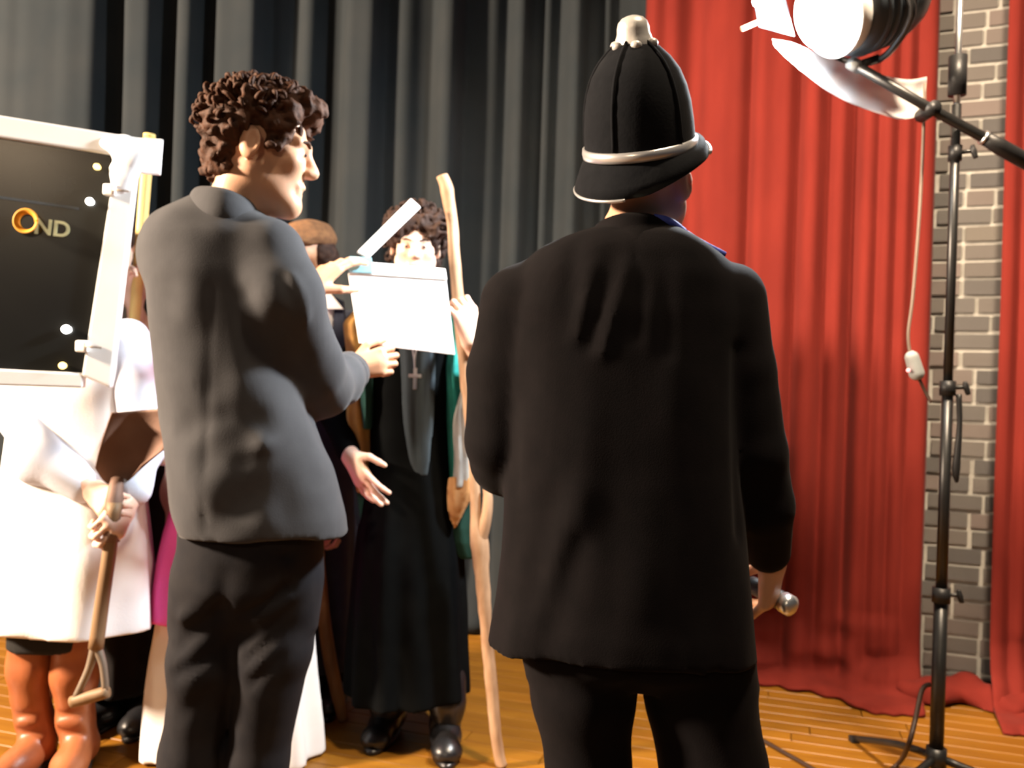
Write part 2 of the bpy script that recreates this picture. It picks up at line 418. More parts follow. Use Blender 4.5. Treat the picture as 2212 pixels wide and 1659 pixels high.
# back wall and right brick wall
struct(boxo('wall_back', (-.6, 4.25, 1.9), (5.4, .1, 4.2), MT['wall']))
wc = rline(2.35, .145); WLEN = 2.5
wall = struct(boxo('wall_right', wc+V((0, 0, 1.9)), (WLEN, .1, 3.8), MT['mortar'], ax=(RE, -RN, (0, 0, 1))))
bm = bmesh.new(); bmesh.ops.create_cube(bm, size=1)
bmesh.ops.bevel(bm, geom=list(bm.edges), offset=.03, segments=1, affect='EDGES')
bme = bpy.data.meshes.new('brick'); bm.to_mesh(bme); bm.free(); bme.materials.append(MT['brick'])
bx0 = rline(1.50, .093)
for r in range(41):
    x = -random.choice((.0, .05, .1, .15))
    while x < .72:
        L_ = random.choice((.19, .19, .19, .092, .14)); 
        c = bx0+RE*(x+L_/2)+V((0, 0, .035+r*.0705))-RN*random.uniform(-.003, .003)
        o = bpy.data.objects.new('brick', bme); COL.objects.link(o); o.parent = wall
        o.location = c; o.rotation_euler = (0, random.uniform(-.008, .008), RANG); o.scale = (L_, .016, .056+random.uniform(-.003, .002))
        x += L_+.013+random.uniform(-.002, .004)
# curtains
def curtain(name, A, B, prof, zt, matr, label, group, amp_top=1.0, flare=0.0, nrm=None, seed=0, lean=0.0, wr=.015, parent=None, thick=.012):
    A = V(A); B = V(B); Ld = np.linalg.norm((B-A)[:2]); e = (B-A)/Ld; n = V(nrm)
    ns = int(Ld/.012); S_ = np.linspace(0, Ld, ns)
    ps = np.array([p[0] for p in prof]); po = np.array([p[1] for p in prof])
    o = np.interp(S_, ps, po); g = np.exp(-np.linspace(-2, 2, 7)**2); g /= g.sum(); o = np.convolve(np.pad(o, 3, mode='edge'), g, 'valid')
    o += .006*vnoise(S_*18+seed, 0*S_+seed, 0*S_)
    zs = list(np.linspace(zt, .3, 34))+list(np.linspace(.27, .03, 12))
    rows = [(z, max(0, (.32-z)/.3)) for z in zs]
    if flare: rows += [(.018, 1.35), (.016, 1.7), (.008, 1.95)]
    else: rows[-1] = (.012, 0)
    vs = []
    for i, (z, fl_) in enumerate(rows):
        drift = .012*vnoise(S_*5+seed, 0*S_+z*1.3, 0*S_+seed)*(1.2-z/zt*.6)
        out = -o*(1-.45*min(fl_, 1))+flare*(fl_**1.6)*(1+.5*vnoise(S_*4+seed*2, 0*S_, 0*S_))+drift
        zz = z+(wr*vnoise(S_*11+seed, 0*S_+fl_*4, 0*S_)*min(fl_*1.4, 1) if flare else 0)
        if flare and fl_ > .2: out = out+.03*vnoise(S_*7, 0*S_+z*17+seed, 0*S_)
        zz = np.maximum(zz+0*S_, .008)
        p = A[None]+e[None]*(S_+lean*(z-1.15))[:, None]+n[None]*out[:, None]; p[:, 2] = zz
        vs.append(p)
    vs = np.concatenate(vs); nr = len(rows)
    fs = [[i*ns+j, i*ns+j+1, (i+1)*ns+j+1, (i+1)*ns+j] for i in range(nr-1) for j in range(ns-1)]
    ob = mesh_obj(name, vs, fs, matr, parent)
    sm = ob.modifiers.new('thickness', 'SOLIDIFY'); sm.thickness = thick; sm.offset = 0
    if label: tag(ob, label, 'curtain', group)
    return ob
DC = 3.86
bands = [(-420,-.06),(-330,.05),(-260,-.05),(-160,-.04),(-90,.05),(-40,-.02),(40,-.05),(120,-.045),(190,-.03),(210,.06),(240,.06),(256,-.045),(310,-.05),(332,.05),(356,.055),(368,-.05),(400,-.05),(412,.05),(434,.055),
 (450,-.03),(490,-.04),(538,-.055),(552,.045),(580,.035),(615,.06),(632,.0),(655,.005),(672,.055),(715,.06),(732,-.05),(790,-.06),(806,.02),(850,.005),(880,.03),(915,.06),(935,-.05),(964,-.055),(978,.05),(1040,.03),(1078,.06),(1092,-.02),(1112,-.025),(1124,.05),(1152,.05),(1160,.0),(1172,.045),(1200,.05),(1214,-.035),(1234,-.035),(1246,.05),(1280,.05),(1290,.0),(1302,.05),(1360,.04),(1400,-.01),(1440,.02)]
u2x = lambda u: (u-1106)/FPX*DC
x0 = u2x(-420)
curtain('stage_curtain', (x0, DC, 0), (u2x(1440), DC, 0), [(u2x(u)-x0, o*1.25) for u, o in bands], 4.0, MT['darkcurtain'], 'dark grey velvet backdrop curtain hanging in folds behind the actors', None, nrm=(0, -1, 0), seed=1, lean=.0)
def rs(u):   # arc position on the red line of photograph column u at eye height
    k = (u-1106)/FPX; X = k*(RY0+RSL*RX0)/(1+RSL*k); return X/math.cos(RANG)
rb = [(1372,.03),(1388,-.04),(1415,.0),(1435,-.03),(1470,.04),(1490,.03),(1510,-.03),(1550,-.04),(1585,-.02),(1602,.055),(1618,-.035),(1660,-.03),(1690,-.02),(1708,.075),(1722,-.04),(1750,-.05),(1772,.05),(1788,-.01),(1806,-.03),(1826,.075),(1838,.05),(1852,-.045),(1870,-.04),(1884,.03),(1896,-.045),(1912,-.02),(1922,.045),(1936,-.04),(1948,-.035),(1958,.05),(1970,-.04),(1980,.02),(1990,-.03),(2004,.03)]
a0 = rs(1372); A = V((a0*math.cos(RANG), 0, 0)); A[1] = RY0-RSL*(A[0]-RX0); b0 = rs(2004); B = V((b0*math.cos(RANG), 0, 0)); B[1] = RY0-RSL*(B[0]-RX0)
curtain('stage_curtain', A, B, [(rs(u)-a0, o*.85) for u, o in rb], 4.0, MT['redcurtain'], 'wide red stage curtain with its hem spread on the floor, left of the bare brick', None, nrm=RN, seed=4, flare=.10, lean=.0)
rb2 = [(2152,-.03),(2176,-.05),(2190,.03),(2202,-.04),(2222,-.05),(2240,.05),(2262,-.04),(2300,.04),(2340,-.05),(2400,.05),(2460,-.04),(2540,.04)]
a0 = rs(2152); A2 = V((a0*math.cos(RANG), 0, 0)); A2[1] = RY0-RSL*(A2[0]-RX0); b0 = rs(2540); B2 = V((b0*math.cos(RANG), 0, 0)); B2[1] = RY0-RSL*(B2[0]-RX0)
curtain('stage_curtain', A2, B2, [(rs(u)-a0, o*.85) for u, o in rb2], 4.0, MT['redcurtain'], 'narrow red stage curtain gathered on the far side of the bare brick', None, nrm=RN, seed=9, flare=.11, lean=.0)
# heap of red hem lying before the bricks
s = Sdf(.009)
for i in range(11):
    t = i/10; c = rline(1.58+.34*t, -.03-.05*math.sin(t*9)); s.ell((c[0], c[1]-.02, .03), (.055+.02*math.sin(i*2.1), .075, .045+.016*math.sin(i*3.3)), .03)
s.noise(.018, 14, 14, 22, 3.0)
hp = s.build('fallen_drape', MT['redcurtain']); tag(hp, 'heap of red drape crumpled on the floor at the foot of the bricks', 'drape')
hv = [v for v in hp.data.vertices if v.co.z < .006]
for v in hv: v.co.z = .006

# ================================================================ FIGURE PARTS
def hand_data(wrist, fwd, palm, curls=(.5, .5, .5, .5), thumb=(.7, .4), side=1, sc=1.0, spread=.06, res=.0034, fore=None, rf=.027):
    """palm and five fingers: fwd wrist->knuckles, palm = way the palm faces, side=+1 thumb towards fwd x palm"""
    f = V(fwd); f = f/np.linalg.norm(f); n = V(palm); n = n-f*(n @ f); n = n/np.linalg.norm(n); t = np.cross(f, n)*side
    w = V(wrist); s = Sdf(res)
    K = []
    for i, (o, l) in enumerate(((.030, .088), (.010, .092), (-.010, .087), (-.029, .078))):
        k = w+f*l*sc+t*o*sc; K.append(k)
        s.cone(w+t*o*.55*sc, k, .0155*sc, .0115*sc, .014)
    s.cone(w+f*.03*sc, w+f*.07*sc, .017*sc, .015*sc, .02)
    if fore is not None: s.cone(fore, w, rf*1.12*sc, rf*.85*sc, .02)
    Ls = ((.042, .026, .021), (.047, .030, .023), (.043, .028, .022), (.034, .021, .019))
    for i in range(4):
        p = K[i]; c = curls[i]; ang = 0; sp = spread*(1.5-i)
        for j in range(3):
            ang += c*(.8, 1.1, .8)[j]
            d = f*math.cos(ang)+n*math.sin(ang)+t*math.sin(sp)*max(math.cos(ang), 0)
            q = p+d*Ls[i][j]*sc; r0 = (.0094, .0086, .0078)[j]*sc*(1 if i < 3 else .88)
            s.cone(p, q, r0, r0*.9, .004); p = q
    b = w+f*.022*sc+t*.026*sc+n*.008; d = f*.62+t*thumb[0]+n*thumb[1]; d = d/np.linalg.norm(d)
    q = b+d*.046*sc; s.cone(b, q, .0145*sc, .0108*sc, .012)
    d2 = f*.8+t*(thumb[0]-.5)+n*(thumb[1]+.25); d2 = d2/np.linalg.norm(d2); q2 = q+d2*.033*sc; s.cone(q, q2, .0105*sc, .0092*sc, .004); s.cone(q2, q2+d2*.022*sc, .0092*sc, .0074*sc, .004)
    return s.mesh()
def head_data(c, F, U0=(0, 0, 1), sc=1.0, neck=None, rn=.055, res=.0042):
    S, F, U = frame3(F, U0); c = V(c)
    L = lambda a, b, e: c+(S*a+F*b+U*e)*sc
    ax = (S, F, U); s = Sdf(res)
    s.ell(L(0, -.014, .034), V((.075, .096, .086))*sc, .03, ax)
    s.ell(L(0, .026, -.040), V((.058, .064, .078))*sc, .03, ax)
    s.ell(L(0, .068, -.100), V((.024, .022, .020))*sc, .025, ax)
    for q in (-1, 1):
        s.cone(L(q*.052, -.004, -.052), L(q*.014, .066, -.102), .017*sc, .017*sc, .03)
        s.ell(L(q*.040, .062, -.018), V((.022, .022, .020))*sc, .025, ax)
        s.cone(L(q*.008, .084, .022), L(q*.042, .072, .022), .011*sc, .010*sc, .014)
        s.ell(L(q*.031, .094, .001), V((.017, .013, .010))*sc, .010, ax, sub=True)
        s.ell(L(q*.031, .0745, .000), V((.014, .0135, .012))*sc, .003, ax)
        s.ell(L(q*.011, .096, -.030), V((.009, .010, .008))*sc, .008, ax)
        # ear
        s.ell(L(q*.078, -.014, -.006), V((.009, .021, .033))*sc, .006, (S*.9-F*q*.35, F*.9+S*q*.35, U))
        s.ell(L(q*.089, -.008, -.002), V((.007, .011, .019))*sc, .005, ax, sub=True)
    s.cone(L(0, .084, .014), L(0, .106, -.026), .009*sc, .0125*sc, .012)
    s.cone(L(-.019, .082, -.062), L(.019, .082, -.062), .0075*sc, .0075*sc, .008); s.cone(L(0, .088, -.061), L(0, .088, -.060), .008*sc, .008*sc, .008)
    s.cone(L(-.016, .081, -.074), L(.016, .081, -.074), .0085*sc, .0085*sc, .008)
    s.cone(L(-.018, .094, -.068), L(.018, .094, -.068), .004*sc, .004*sc, .004, sub=True)
    if neck is not None: s.cone(L(0, -.022, -.055), neck, rn*sc, rn*1.12*sc, .03)
    return s.mesh(), (S, F, U), L
def eyes(parent, L, sc, shut=False):
    for q in (-1, 1):
        s = Sdf(.002); s.ell(L(q*.031, .0855, .000), V((.006, .005, .0045 if not shut else .002))*sc, .003); s.build('eye', MT['eye'], parent)
def brows(parent, L, sc, m):
    for q in (-1, 1):
        tube('eyebrow', [L(q*.014, .094, .020), L(q*.032, .090, .026), L(q*.048, .076, .020)], [.0025*sc, .0032*sc, .002*sc], m, parent, 8, 3)
def shoe(parent, heel, direction, m, L_=.27, h=.085, name='shoe', res=.006):
    d = V((direction[0], direction[1], 0)); d = d/np.linalg.norm(d); p = V(heel); s = Sdf(res); z = V((0, 0, 1)); sd = np.cross(d, z)
    s.ell(p+d*.03+z*.045, (.042, .042, .05), .03); s.ell(p+d*.11+z*.042, (.048, .048, .04), .04)
    s.cone(p+d*.06+z*.06, p+d*(L_-.07)+z*.036, .042, .036, .03); s.ell(p+d*(L_-.055)+z*.032, (.045, .045, .03), .03)
    s.cone(p+d*.03+z*.05, p+d*.035+z*(h+.04), .042, .043, .03)
    v, f = s.mesh(); v[:, 2] = np.maximum(v[:, 2], .006)
    o = mesh_obj(name, v, f, m, parent)
    so = []; N = 24
    for k in range(N):
        th = 2*math.pi*k/N; so.append(p+d*(L_/2-.01+math.cos(th)*(L_/2+.008))+sd*math.sin(th)*.046)
    vs = [q+z*.001 for q in so]+[q+z*.014 for q in so]
    fs = [[k, (k+1) % N, N+(k+1) % N, N+k] for k in range(N)]+[list(range(N))[::-1], [N+k for k in range(N)]]
    recalc(mesh_obj('sole', vs, fs, MT['blackshoe'], o)); return o
def skeleton(s, neck, sh, hips, knees, ankles, elbows, wrists, r=1.0):
    """full body under the clothes, one skin"""
    neck = V(neck); sh = [V(a) for a in sh]; hips = [V(a) for a in hips]
    mid = (sh[0]+sh[1])/2; hm = (hips[0]+hips[1])/2
    s.cone(neck, mid, .05*r, .06*r, .04)
    for i in (0, 1):
        s.cone(mid-V((0, 0, .04)), sh[i], .07*r, .05*r, .05); s.cone((mid+sh[i])/2-V((0, 0, .1)), (hm+hips[i])/2+V((0, 0, .12)), .085*r, .075*r, .08)
        s.cone((hm+hips[i])/2+V((0, 0, .12)), hips[i], .08*r, .085*r, .06)
        s.chain([hips[i], knees[i], ankles[i]], [.08*r, .05*r, .035*r], .03)
        s.chain([sh[i], elbows[i], wrists[i]], [.048*r, .036*r, .026*r], .02)
def person(label, loc): return root('person', label, 'person', loc, None)
def button(parent, p, n, r, m):
    S, F, U = frame3(n, (0, .1, 1)); revolve('button', [(r*.9, 0), (r, r*.25), (r*.7, r*.45), (.0005, r*.4)], p, S, U, F, m, parent, 12)

# ================================================================ CLAPPER MAN
D = 1.87
r_ = person('person in charcoal suit and dark trousers holding up a clapperboard, seen from behind', P(500, 0, D)*0+Vector((P(500, 1900, D).x, D, 0)))
hc = P(566, 326, D)
(hv_, hf_), ax_, Lh = head_data(hc, (.97, .18, -.12), sc=1.08, neck=P(512, 470, D+.0), rn=.056)
WR = P(760, 797, 2.36); WL = P(668, 628, 2.31)
hR = hand_data(WR, (.95, .15, .28), (-.1, .9, -.1), (.85, .9, .95, 1.0), (.55, .05), 1, 1.0, fore=P(718, 820, 2.16))
hL = hand_data(WL, V(P(775, 520, 2.40))-V(WL), (.35, .6, -.5), (.32, .36, .4, .45), (.5, .5), -1, 1.05, fore=P(640, 690, 2.16), rf=.03)
s = Sdf(.010)
LHIP, RHIP = P(484, 1190, D), P(600, 1190, D)
skeleton(s, P(505, 440, D), (P(400, 545, D-.02), P(585, 545, D-.06)), (LHIP, RHIP), (P(432, 1500, D), P(592, 1470, D)), (Vector((P(412, 1900, D).x, D, .09)), Vector((P(556, 1900, D).x, D, .09))),
 (P(560, 780, 2.05), P(688, 828, 2.0)), (WL, WR), .9)
v, f = join_meshes([(hv_, hf_), hR, hL, s.mesh()]); mesh_obj('body', v, f, MT['skin'], r_)
eyes(r_, Lh, 1.08); brows(r_, Lh, 1.08, MT['hair_brown'])
# jacket
s = Sdf(.0075)
s.loft(px_secs([(430,425,545,.065,-.0),(452,402,572,.085),(478,366,592,.11),(520,342,612,.135),(600,332,628,.15),(700,339,632,.15),(800,348,640,.145),(900,357,668,.145),(1000,366,706,.15),(1080,375,726,.155),(1110,380,736,.155),(1146,394,742,.15)], D), .03)
s.chain([P(585, 545, D-.05), P(610, 640, D-.07), P(664, 800, D+.05), P(690, 832, D+.12)], [.078, .080, .074, .066], .035)
s.chain([P(690, 832, D+.12), P(730, 822, 2.14), P(752, 806, 2.28)], [.066, .059, .053], .03)
s.chain([P(400, 540, D), P(470, 640, D+.13), P(560, 760, D+.2)], [.09, .08, .065], .05)
s.chain([P(560, 760, D+.2), P(620, 700, 2.1)], [.065, .052], .03)
bk = D-.15
for (a, b, w, am) in [((660,860,bk),(560,905,bk),.018,.010),((650,905,bk),(575,960,bk),.02,-.010),((640,840,bk),(590,700,bk),.022,.014),((690,910,bk+.03),(590,930,bk),.018,.012),((560,720,bk),(530,640,bk),.02,.012),
  ((640,1120,bk),(700,1100,bk+.03),.03,.014),((455,620,bk),(440,1150,bk),.006,.004),((440,1050,bk),(560,980,bk),.03,-.008),((460,1130,bk),(600,1060,bk),.03,.009),
  ((610,600,bk),(650,680,bk),.014,.008),((630,590,bk),(690,760,bk+.05),.012,-.008),((600,640,bk-.05),(660,780,bk-.02),.013,.007),((700,850,bk+.05),(640,760,bk-.02),.012,.006),((380,930,bk),(480,900,bk),.02,.006),((520,1000,bk),(690,960,bk),.016,.006)]:
    s.crease(P(*a), P(*b), w*1.2, am*.75)
s.noise(.009, 7, 7, 5, 2.2).noise(.004, 18, 18, 12, 7.7)
jk = s.build('jacket', MT['suit'], r_)
# collar standing round the neck
s = Sdf(.005)
pts = [P(563, 470, D+.02), P(528, 446, D-.055), P(480, 425, D-.085), P(435, 420, D-.05), P(428, 428, D+.03)]
cp = catmull(pts, 5)
for a, b in zip(cp[:-1], cp[1:]): s.cone(a, b, .014, .014, .012); s.cone(a+V((0, -.004, -.022)), b+V((0, -.004, -.022)), .018, .018, .015); s.cone(a+V((0, -.01, -.04)), b+V((0, -.01, -.04)), .016, .016, .015)
s.build('collar', MT['suit'], r_)
# cuff of the near sleeve, button row, pocket flap
cu = tube('sleeve_cuff', [P(745, 814, 2.23), P(754, 804, 2.285)], [.0575, .056], MT['suit'], r_, 24, 0)
for i in range(3): button(cu, P(757+i*3, 846-i*9, 2.225), (.5, -.8, -.3), .007, MT['greyplastic'])
tube('shirt_cuff', [P(751, 808, 2.26), P(758, 800, 2.31)], [.044, .042], MT['palesleeve'], r_, 20, 0)
# trousers
s = Sdf(.009)
s.loft(px_secs([(1110,400,690,.12),(1190,396,695,.125),(1260,384,692,.12),(1310,376,684,.10),(1350,372,676,.06)], D), .03)
s.chain([P(470, 1250, D), P(442, 1430, D-.01), P(414, 1640, D), Vector((P(408, 1900, D).x, D, .06))], [.076, .078, .068, .064], .04)
s.chain([P(606, 1250, D), P(592, 1400, D-.01), P(558, 1640, D), Vector((P(552, 1900, D).x, D, .06))], [.088, .080, .068, .064], .02)
fk = D-.09
for (a, b, w, am) in [((500,1230,fk),(480,1330,fk),.02,.016),((540,1180,fk),(620,1200,fk),.012,.008),((520,1330,fk),(620,1270,fk),.014,.012),((520,1390,fk),(650,1300,fk),.012,.011),((530,1430,fk),(640,1340,fk),.012,.010),((380,1400,fk),(470,1320,fk),.014,.012),((360,1470,fk),(470,1410,fk),.014,.010),((540,1480,fk),(610,1420,fk),.012,.009),((370,1560,fk),(460,1500,fk),.016,.008),((390,1340,fk),(470,1270,fk),.014,-.008),((560,1360,fk),(650,1290,fk),.012,-.008)]:
    s.crease(P(*a), P(*b), w, am)
s.noise(.008, 10, 10, 8, 4.4)
s.build('trousers', MT['jeans'], r_)
shoe(r_, Vector((P(400, 1900, D).x, D-.04, 0)), (.7, .7), MT['blackshoe']); shoe(r_, Vector((P(545, 1900, D).x, D-.04, 0)), (.8, .6), MT['blackshoe'])
# hair: curly cap with loose tufts
S_, F_, U_ = ax_
s = Sdf(.0042)
s.ell(Lh(0, -.022, .046), V((.086, .098, .086))*1.08, .02, ax_)
s.ell(Lh(0, -.060, -.005), V((.070, .052, .075))*1.08, .03, ax_)
s.ell(Lh(0, .040, .092), V((.070, .060, .040))*1.08, .03, ax_)
s.ell(Lh(0, .078, .090), V((.052, .030, .026))*1.08, .03, ax_)
for q in (-1, 1):
    s.ell(Lh(q*.093, .0, -.030), V((.032, .044, .060))*1.08, .012, ax_, sub=True)   # room for ears and cheeks
    s.cone(Lh(q*.076, .028, .01), Lh(q*.074, .030, -.015), .009, .006, .008)
s.ell(Lh(0, .122, .004), V((.12, .062, .062))*1.08, .012, ax_, sub=True)
for q in (-1, 1): s.ell(Lh(q*.064, .036, .040), V((.020, .034, .034))*1.08, .012, ax_); s.ell(Lh(q*.069, .020, .012), V((.011, .014, .026))*1.08, .010, ax_)
s.noise(.016, 42, 42, 42, 5.0).noise(.010, 85, 85, 85, 1.0)
hm_ = s.mesh()
tf = []
rg = random.Random(11)
for i in range(330):
    th = rg.uniform(0, 2*math.pi); ph = rg.uniform(-.35, 1.5); d = V((math.cos(th)*math.cos(ph), math.sin(th)*math.cos(ph), math.sin(ph)))
    if d[1] > .45 and d[2] < .5: continue
    if abs(d[0]) > .6 and d[2] < .1 and d[1] > -.3: continue
    b = V(Lh(d[0]*.084, -.022+d[1]*.098+(.03 if d[2] > .5 and d[1] > 0 else 0), .046+d[2]*.084))
    dw = S_*d[0]+F_*d[1]+U_*d[2]; tn = np.cross(dw, V((rg.uniform(-1, 1), rg.uniform(-1, 1), rg.uniform(-1, 1)))); tn = tn/max(np.linalg.norm(tn), 1e-3)
    l = rg.uniform(.014, .030)
    tf.append(tube_data([b-dw*.008, b+dw*l*.6+tn*.006, b+dw*l*.8+tn*.018, b+dw*l*.35+tn*.024], [.006, .0055, .0042, .0015], 6, 3))
v, f = join_meshes([hm_]+tf); recalc(mesh_obj('hair', v, f, MT['hair_brown'], r_))

# clapperboard
BD = 2.42
r_ = root('clapperboard', 'white clapperboard with its top stick raised, held up by the suited person', 'clapperboard', P(870, 680, BD))
def pq(l, d): return [P(u, v, d) for u, v in l]
def cq(l, o=0): return [P(u, v, BD+(u-752)*.00042+(590-v)*.00022+o) for u, v in l]   # the slate leans back and turns towards the lamp
slab('slate', cq([(752,590),(964,603),(983,766),(776,741)]), .006, MT['boardwhite'], r_, .002)
lb = slab('lower_stick', cq([(755,562),(962,580),(966,604),(754,590)], -.006), .014, MT['boardwhite'], r_, .002)
slab('upper_stick', cq([(772,543),(888,428),(909,447),(797,556)], -.006), .014, MT['boardwhite'], r_, .002)
slab('hinge_plate', cq([(754,553),(803,556),(806,590),(754,588)], -.010), .022, MT['hingeblue'], r_, .002)
revolve('hinge_bolt', [(.006, 0), (.006, .004), (.003, .006), (.0005, .006)], P(783, 566, BD-.010), (1, 0, 0), (0, 0, 1), (0, -1, 0), MT['silver'], r_, 14)

# ================================================================ HELMETED MAN
D = 1.5
r_ = person('person in long black coat and tall domed helmet with chrome band, seen from behind', Vector((P(1370, 1900, D).x, D, 0)))
hc = P(1400, 386, D+.03)
FH = (.50, .76, .42); UH = (-.15, -.42, 1)
(hv_, hf_), ax_, Lh = head_data(hc, FH, UH, sc=.93, neck=P(1375, 500, D+.01), rn=.058)
s = Sdf(.010)
WR = P(1668, 1215, 1.62); WL = P(1130, 1090, 1.72)
skeleton(s, P(1378, 470, D), (P(1150, 630, D), P(1580, 640, D)), (P(1270, 1330, D), P(1490, 1330, D)), (P(1262, 1700, D), P(1545, 1700, D)), (Vector((P(1275, 2100, D).x, D, .09)), Vector((P(1600, 2100, D).x, D, .09))),
 (P(1075, 975, D+.03), P(1640, 1030, D+.02)), (WL, WR), .88)
hR = hand_data(WR, (.05, .35, -.9), (-.75, .45, .1), (.75, .8, .8, .8), (.4, .7), 1, 1.0, fore=P(1672, 1150, 1.57))
hL = hand_data(WL, (.45, .85, .1), (.5, -.2, -.6), (.5, .5, .5, .5), (.5, .5), -1, 1.0)
v, f = join_meshes([(hv_, hf_), hR, hL, s.mesh()]); mesh_obj('body', v, f, MT['skin'], r_)
eyes(r_, Lh, 1.0)
s = Sdf(.0075)
s.loft(px_secs([(482,1326,1428,.05),(494,1294,1458,.07),(510,1232,1500,.10),(545,1160,1555,.115),(600,1105,1600,.125),(680,1086,1606,.13),(800,1090,1596,.13),(900,1098,1592,.13),(1000,1100,1594,.13),(1100,1098,1602,.135),(1200,1094,1610,.14),(1300,1084,1618,.145),(1350,1075,1620,.15),(1398,1068,1624,.15)], D), .03)
s.chain([P(1122, 655, D+.0), P(1092, 800, D+.01), P(1078, 950, D+.02), P(1085, 1000, D+.06)], [.070, .064, .056, .054], .012)
s.chain([P(1085, 1000, D+.06), P(1135, 1045, D+.19)], [.054, .044], .012)
s.chain([P(1568, 650, D+.0), P(1590, 800, D-.0), P(1628, 980, D+.0), P(1648, 1090, D+.03)], [.066, .062, .058, .052], .012)
s.chain([P(1648, 1090, D+.03), P(1662, 1190, D+.10)], [.052, .044], .012)
bk = D-.13
for (a, b, w, am) in [((1240,520,bk+.03),(1225,700,bk),.010,.008),((1290,530,bk),(1245,730,bk),.010,-.007),((1330,540,bk),(1275,740,bk),.012,.010),((1120,600,bk+.03),(1080,780,bk+.04),.009,.010),((1130,610,bk+.03),(1105,720,bk+.03),.008,-.008),((1180,600,bk),(1165,800,bk),.010,.006),((1350,570,bk),(1300,760,bk),.010,-.007),((1400,560,bk),(1370,720,bk),.011,.006),
  ((1375,480,bk+.02),(1380,1430,bk),.004,.003),((1190,1090,bk),(1130,1280,bk),.022,.014),((1240,1080,bk),(1150,1330,bk),.02,-.008),((1120,1100,bk+.02),(1085,1390,bk+.03),.012,-.008),((1250,1180,bk),(1170,1420,bk),.016,.010),((1098,880,bk+.06),(1100,1060,bk+.06),.010,.012),((1600,760,bk+.05),(1600,1150,bk+.05),.010,.012),((1440,560,bk),(1440,760,bk),.012,.006)]:
    s.crease(P(*a), P(*b), w*1.4, am*.6)
s.noise(.008, 9, 9, 3.2, 1.2).noise(.003, 20, 20, 9, 3.7)
s.build('coat', MT['police'], r_)
s = Sdf(.005)
pts = [P(1298, 502, D+.03), P(1310, 494, D-.03), P(1345, 483, D-.066), P(1395, 483, D-.068), P(1440, 496, D-.045), P(1468, 518, D+.02)]
cp = catmull(pts, 5)
for a, b in zip(cp[:-1], cp[1:]): s.cone(a, b, .012, .012, .012); s.cone(a+V((0, -.004, -.022)), b+V((0, -.004, -.022)), .016, .016, .015); s.cone(a+V((0, -.012, -.042)), b+V((0, -.012, -.042)), .017, .017, .015)
s.build('collar', MT['police'], r_)
tube('collar_rimlight', [P(1412, 468, D-.070), P(1444, 480, D-.062), P(1470, 502, D-.03), P(1494, 524, D-.0)], [.005, .009, .011, .007], MT['bluerim'], r_, 10, 5)  # blue strips imitate the lamp's rim of light on collar and shoulder
tube('shoulder_rimlight', [P(1476, 506, D-.03), P(1514, 528, D-.02), P(1566, 550, D-.01)], [.010, .009, .005], MT['bluerim'], r_, 10, 5)
s = Sdf(.009)
s.loft(px_secs([(1280,1110,1600,.12),(1380,1118,1612,.12),(1430,1130,1620,.11),(1470,1145,1630,.07)], D), .05)
s.chain([P(1246, 1400, D), P(1258, 1500, D), P(1270, 1660, D), Vector((P(1280, 2100, D).x, D, .06))], [.094, .088, .070, .066], .02)
s.chain([P(1500, 1400, D), P(1512, 1500, D), P(1543, 1660, D), Vector((P(1610, 2100, D).x, D, .06))], [.096, .092, .089, .075], .015)
s.crease(P(1366, 1430, D-.1), P(1366, 1505, D-.1), .02, .012); s.noise(.006, 9, 9, 6, 8.4)
s.build('trousers', MT['police'], r_)
shoe(r_, Vector((P(1280, 2100, D).x, D-.05, 0)), (-.15, 1), MT['blackshoe']); shoe(r_, Vector((P(1612, 2100, D).x, D-.05, 0)), (.35, 1), MT['blackshoe'])
# helmet
S_, F_, U_ = ax_
ho = V(P(1383, 328, D))
hp_ = [(.1015,-.004),(.1005,.02),(.099,.045),(.0955,.077),(.089,.104),(.078,.131),(.062,.153),(.045,.169),(.030,.180),(.018,.187),(.0008,.188)]
hel = revolve('helmet', hp_, ho, S_, F_, U_, MT['felt'], r_, 56, .93, 1.06)
# drooping brim, longer in front and behind
vs = []; fs = []; N = 64
def lift(p, w=.20): return p+U_*(w*(p-ho)[0]*(1 if (p-ho)[0] > 0 else .12))     # brim cocked up towards the front right
for (r, h) in ((.098, .004), (.108, -.006), (.118, -.026), (.125, -.044), (.121, -.046), (.112, -.030), (.096, -.012)):
    for k in range(N):
        th = 2*math.pi*k/N; e = .010*max(math.sin(th), 0)**2+.008*max(-math.sin(th), 0)**2 if r > .11 else 0
        vs.append(lift(ho+U_*(h+(.018*max(math.sin(th), 0)**2 if r > .105 else 0)-(.006*max(-math.sin(th), 0)**2 if r > .105 else 0))+S_*(r*.93*math.cos(th))+F_*((r*1.06+e)*math.sin(th)), .24 if r > .11 else .08))
for i in range(6):
    for k in range(N): fs.append([i*N+k, i*N+(k+1) % N, (i+1)*N+(k+1) % N, (i+1)*N+k])
recalc(mesh_obj('helmet_brim', vs, fs, MT['felt'], r_))
revolve('helmet_band', [(.1005, .000), (.1045, .001), (.1056, .009), (.1045, .017), (.1000, .018)], ho, S_, F_, U_, MT['chrome'], r_, 64, .93, 1.06)
ed = []
for k in range(17):
    th = math.radians(20+k*6); ed.append(lift(ho+U_*(-.044+.018*math.sin(th)**2)+S_*(.125*.93*math.cos(th))+F_*((.1325+.010*math.sin(th)**2)*math.sin(th)), .24))
tube('peak_trim', ed, .0042, MT['chrome'], r_, 8, 2)
ed = []
for k in range(15):
    th = math.radians(200+k*6); ed.append(lift(ho+U_*(-.046-.006*math.sin(th)**2)+S_*(.124*.93*math.cos(th))+F_*((.1315+.008*math.sin(th)**2)*math.sin(th)), .24))
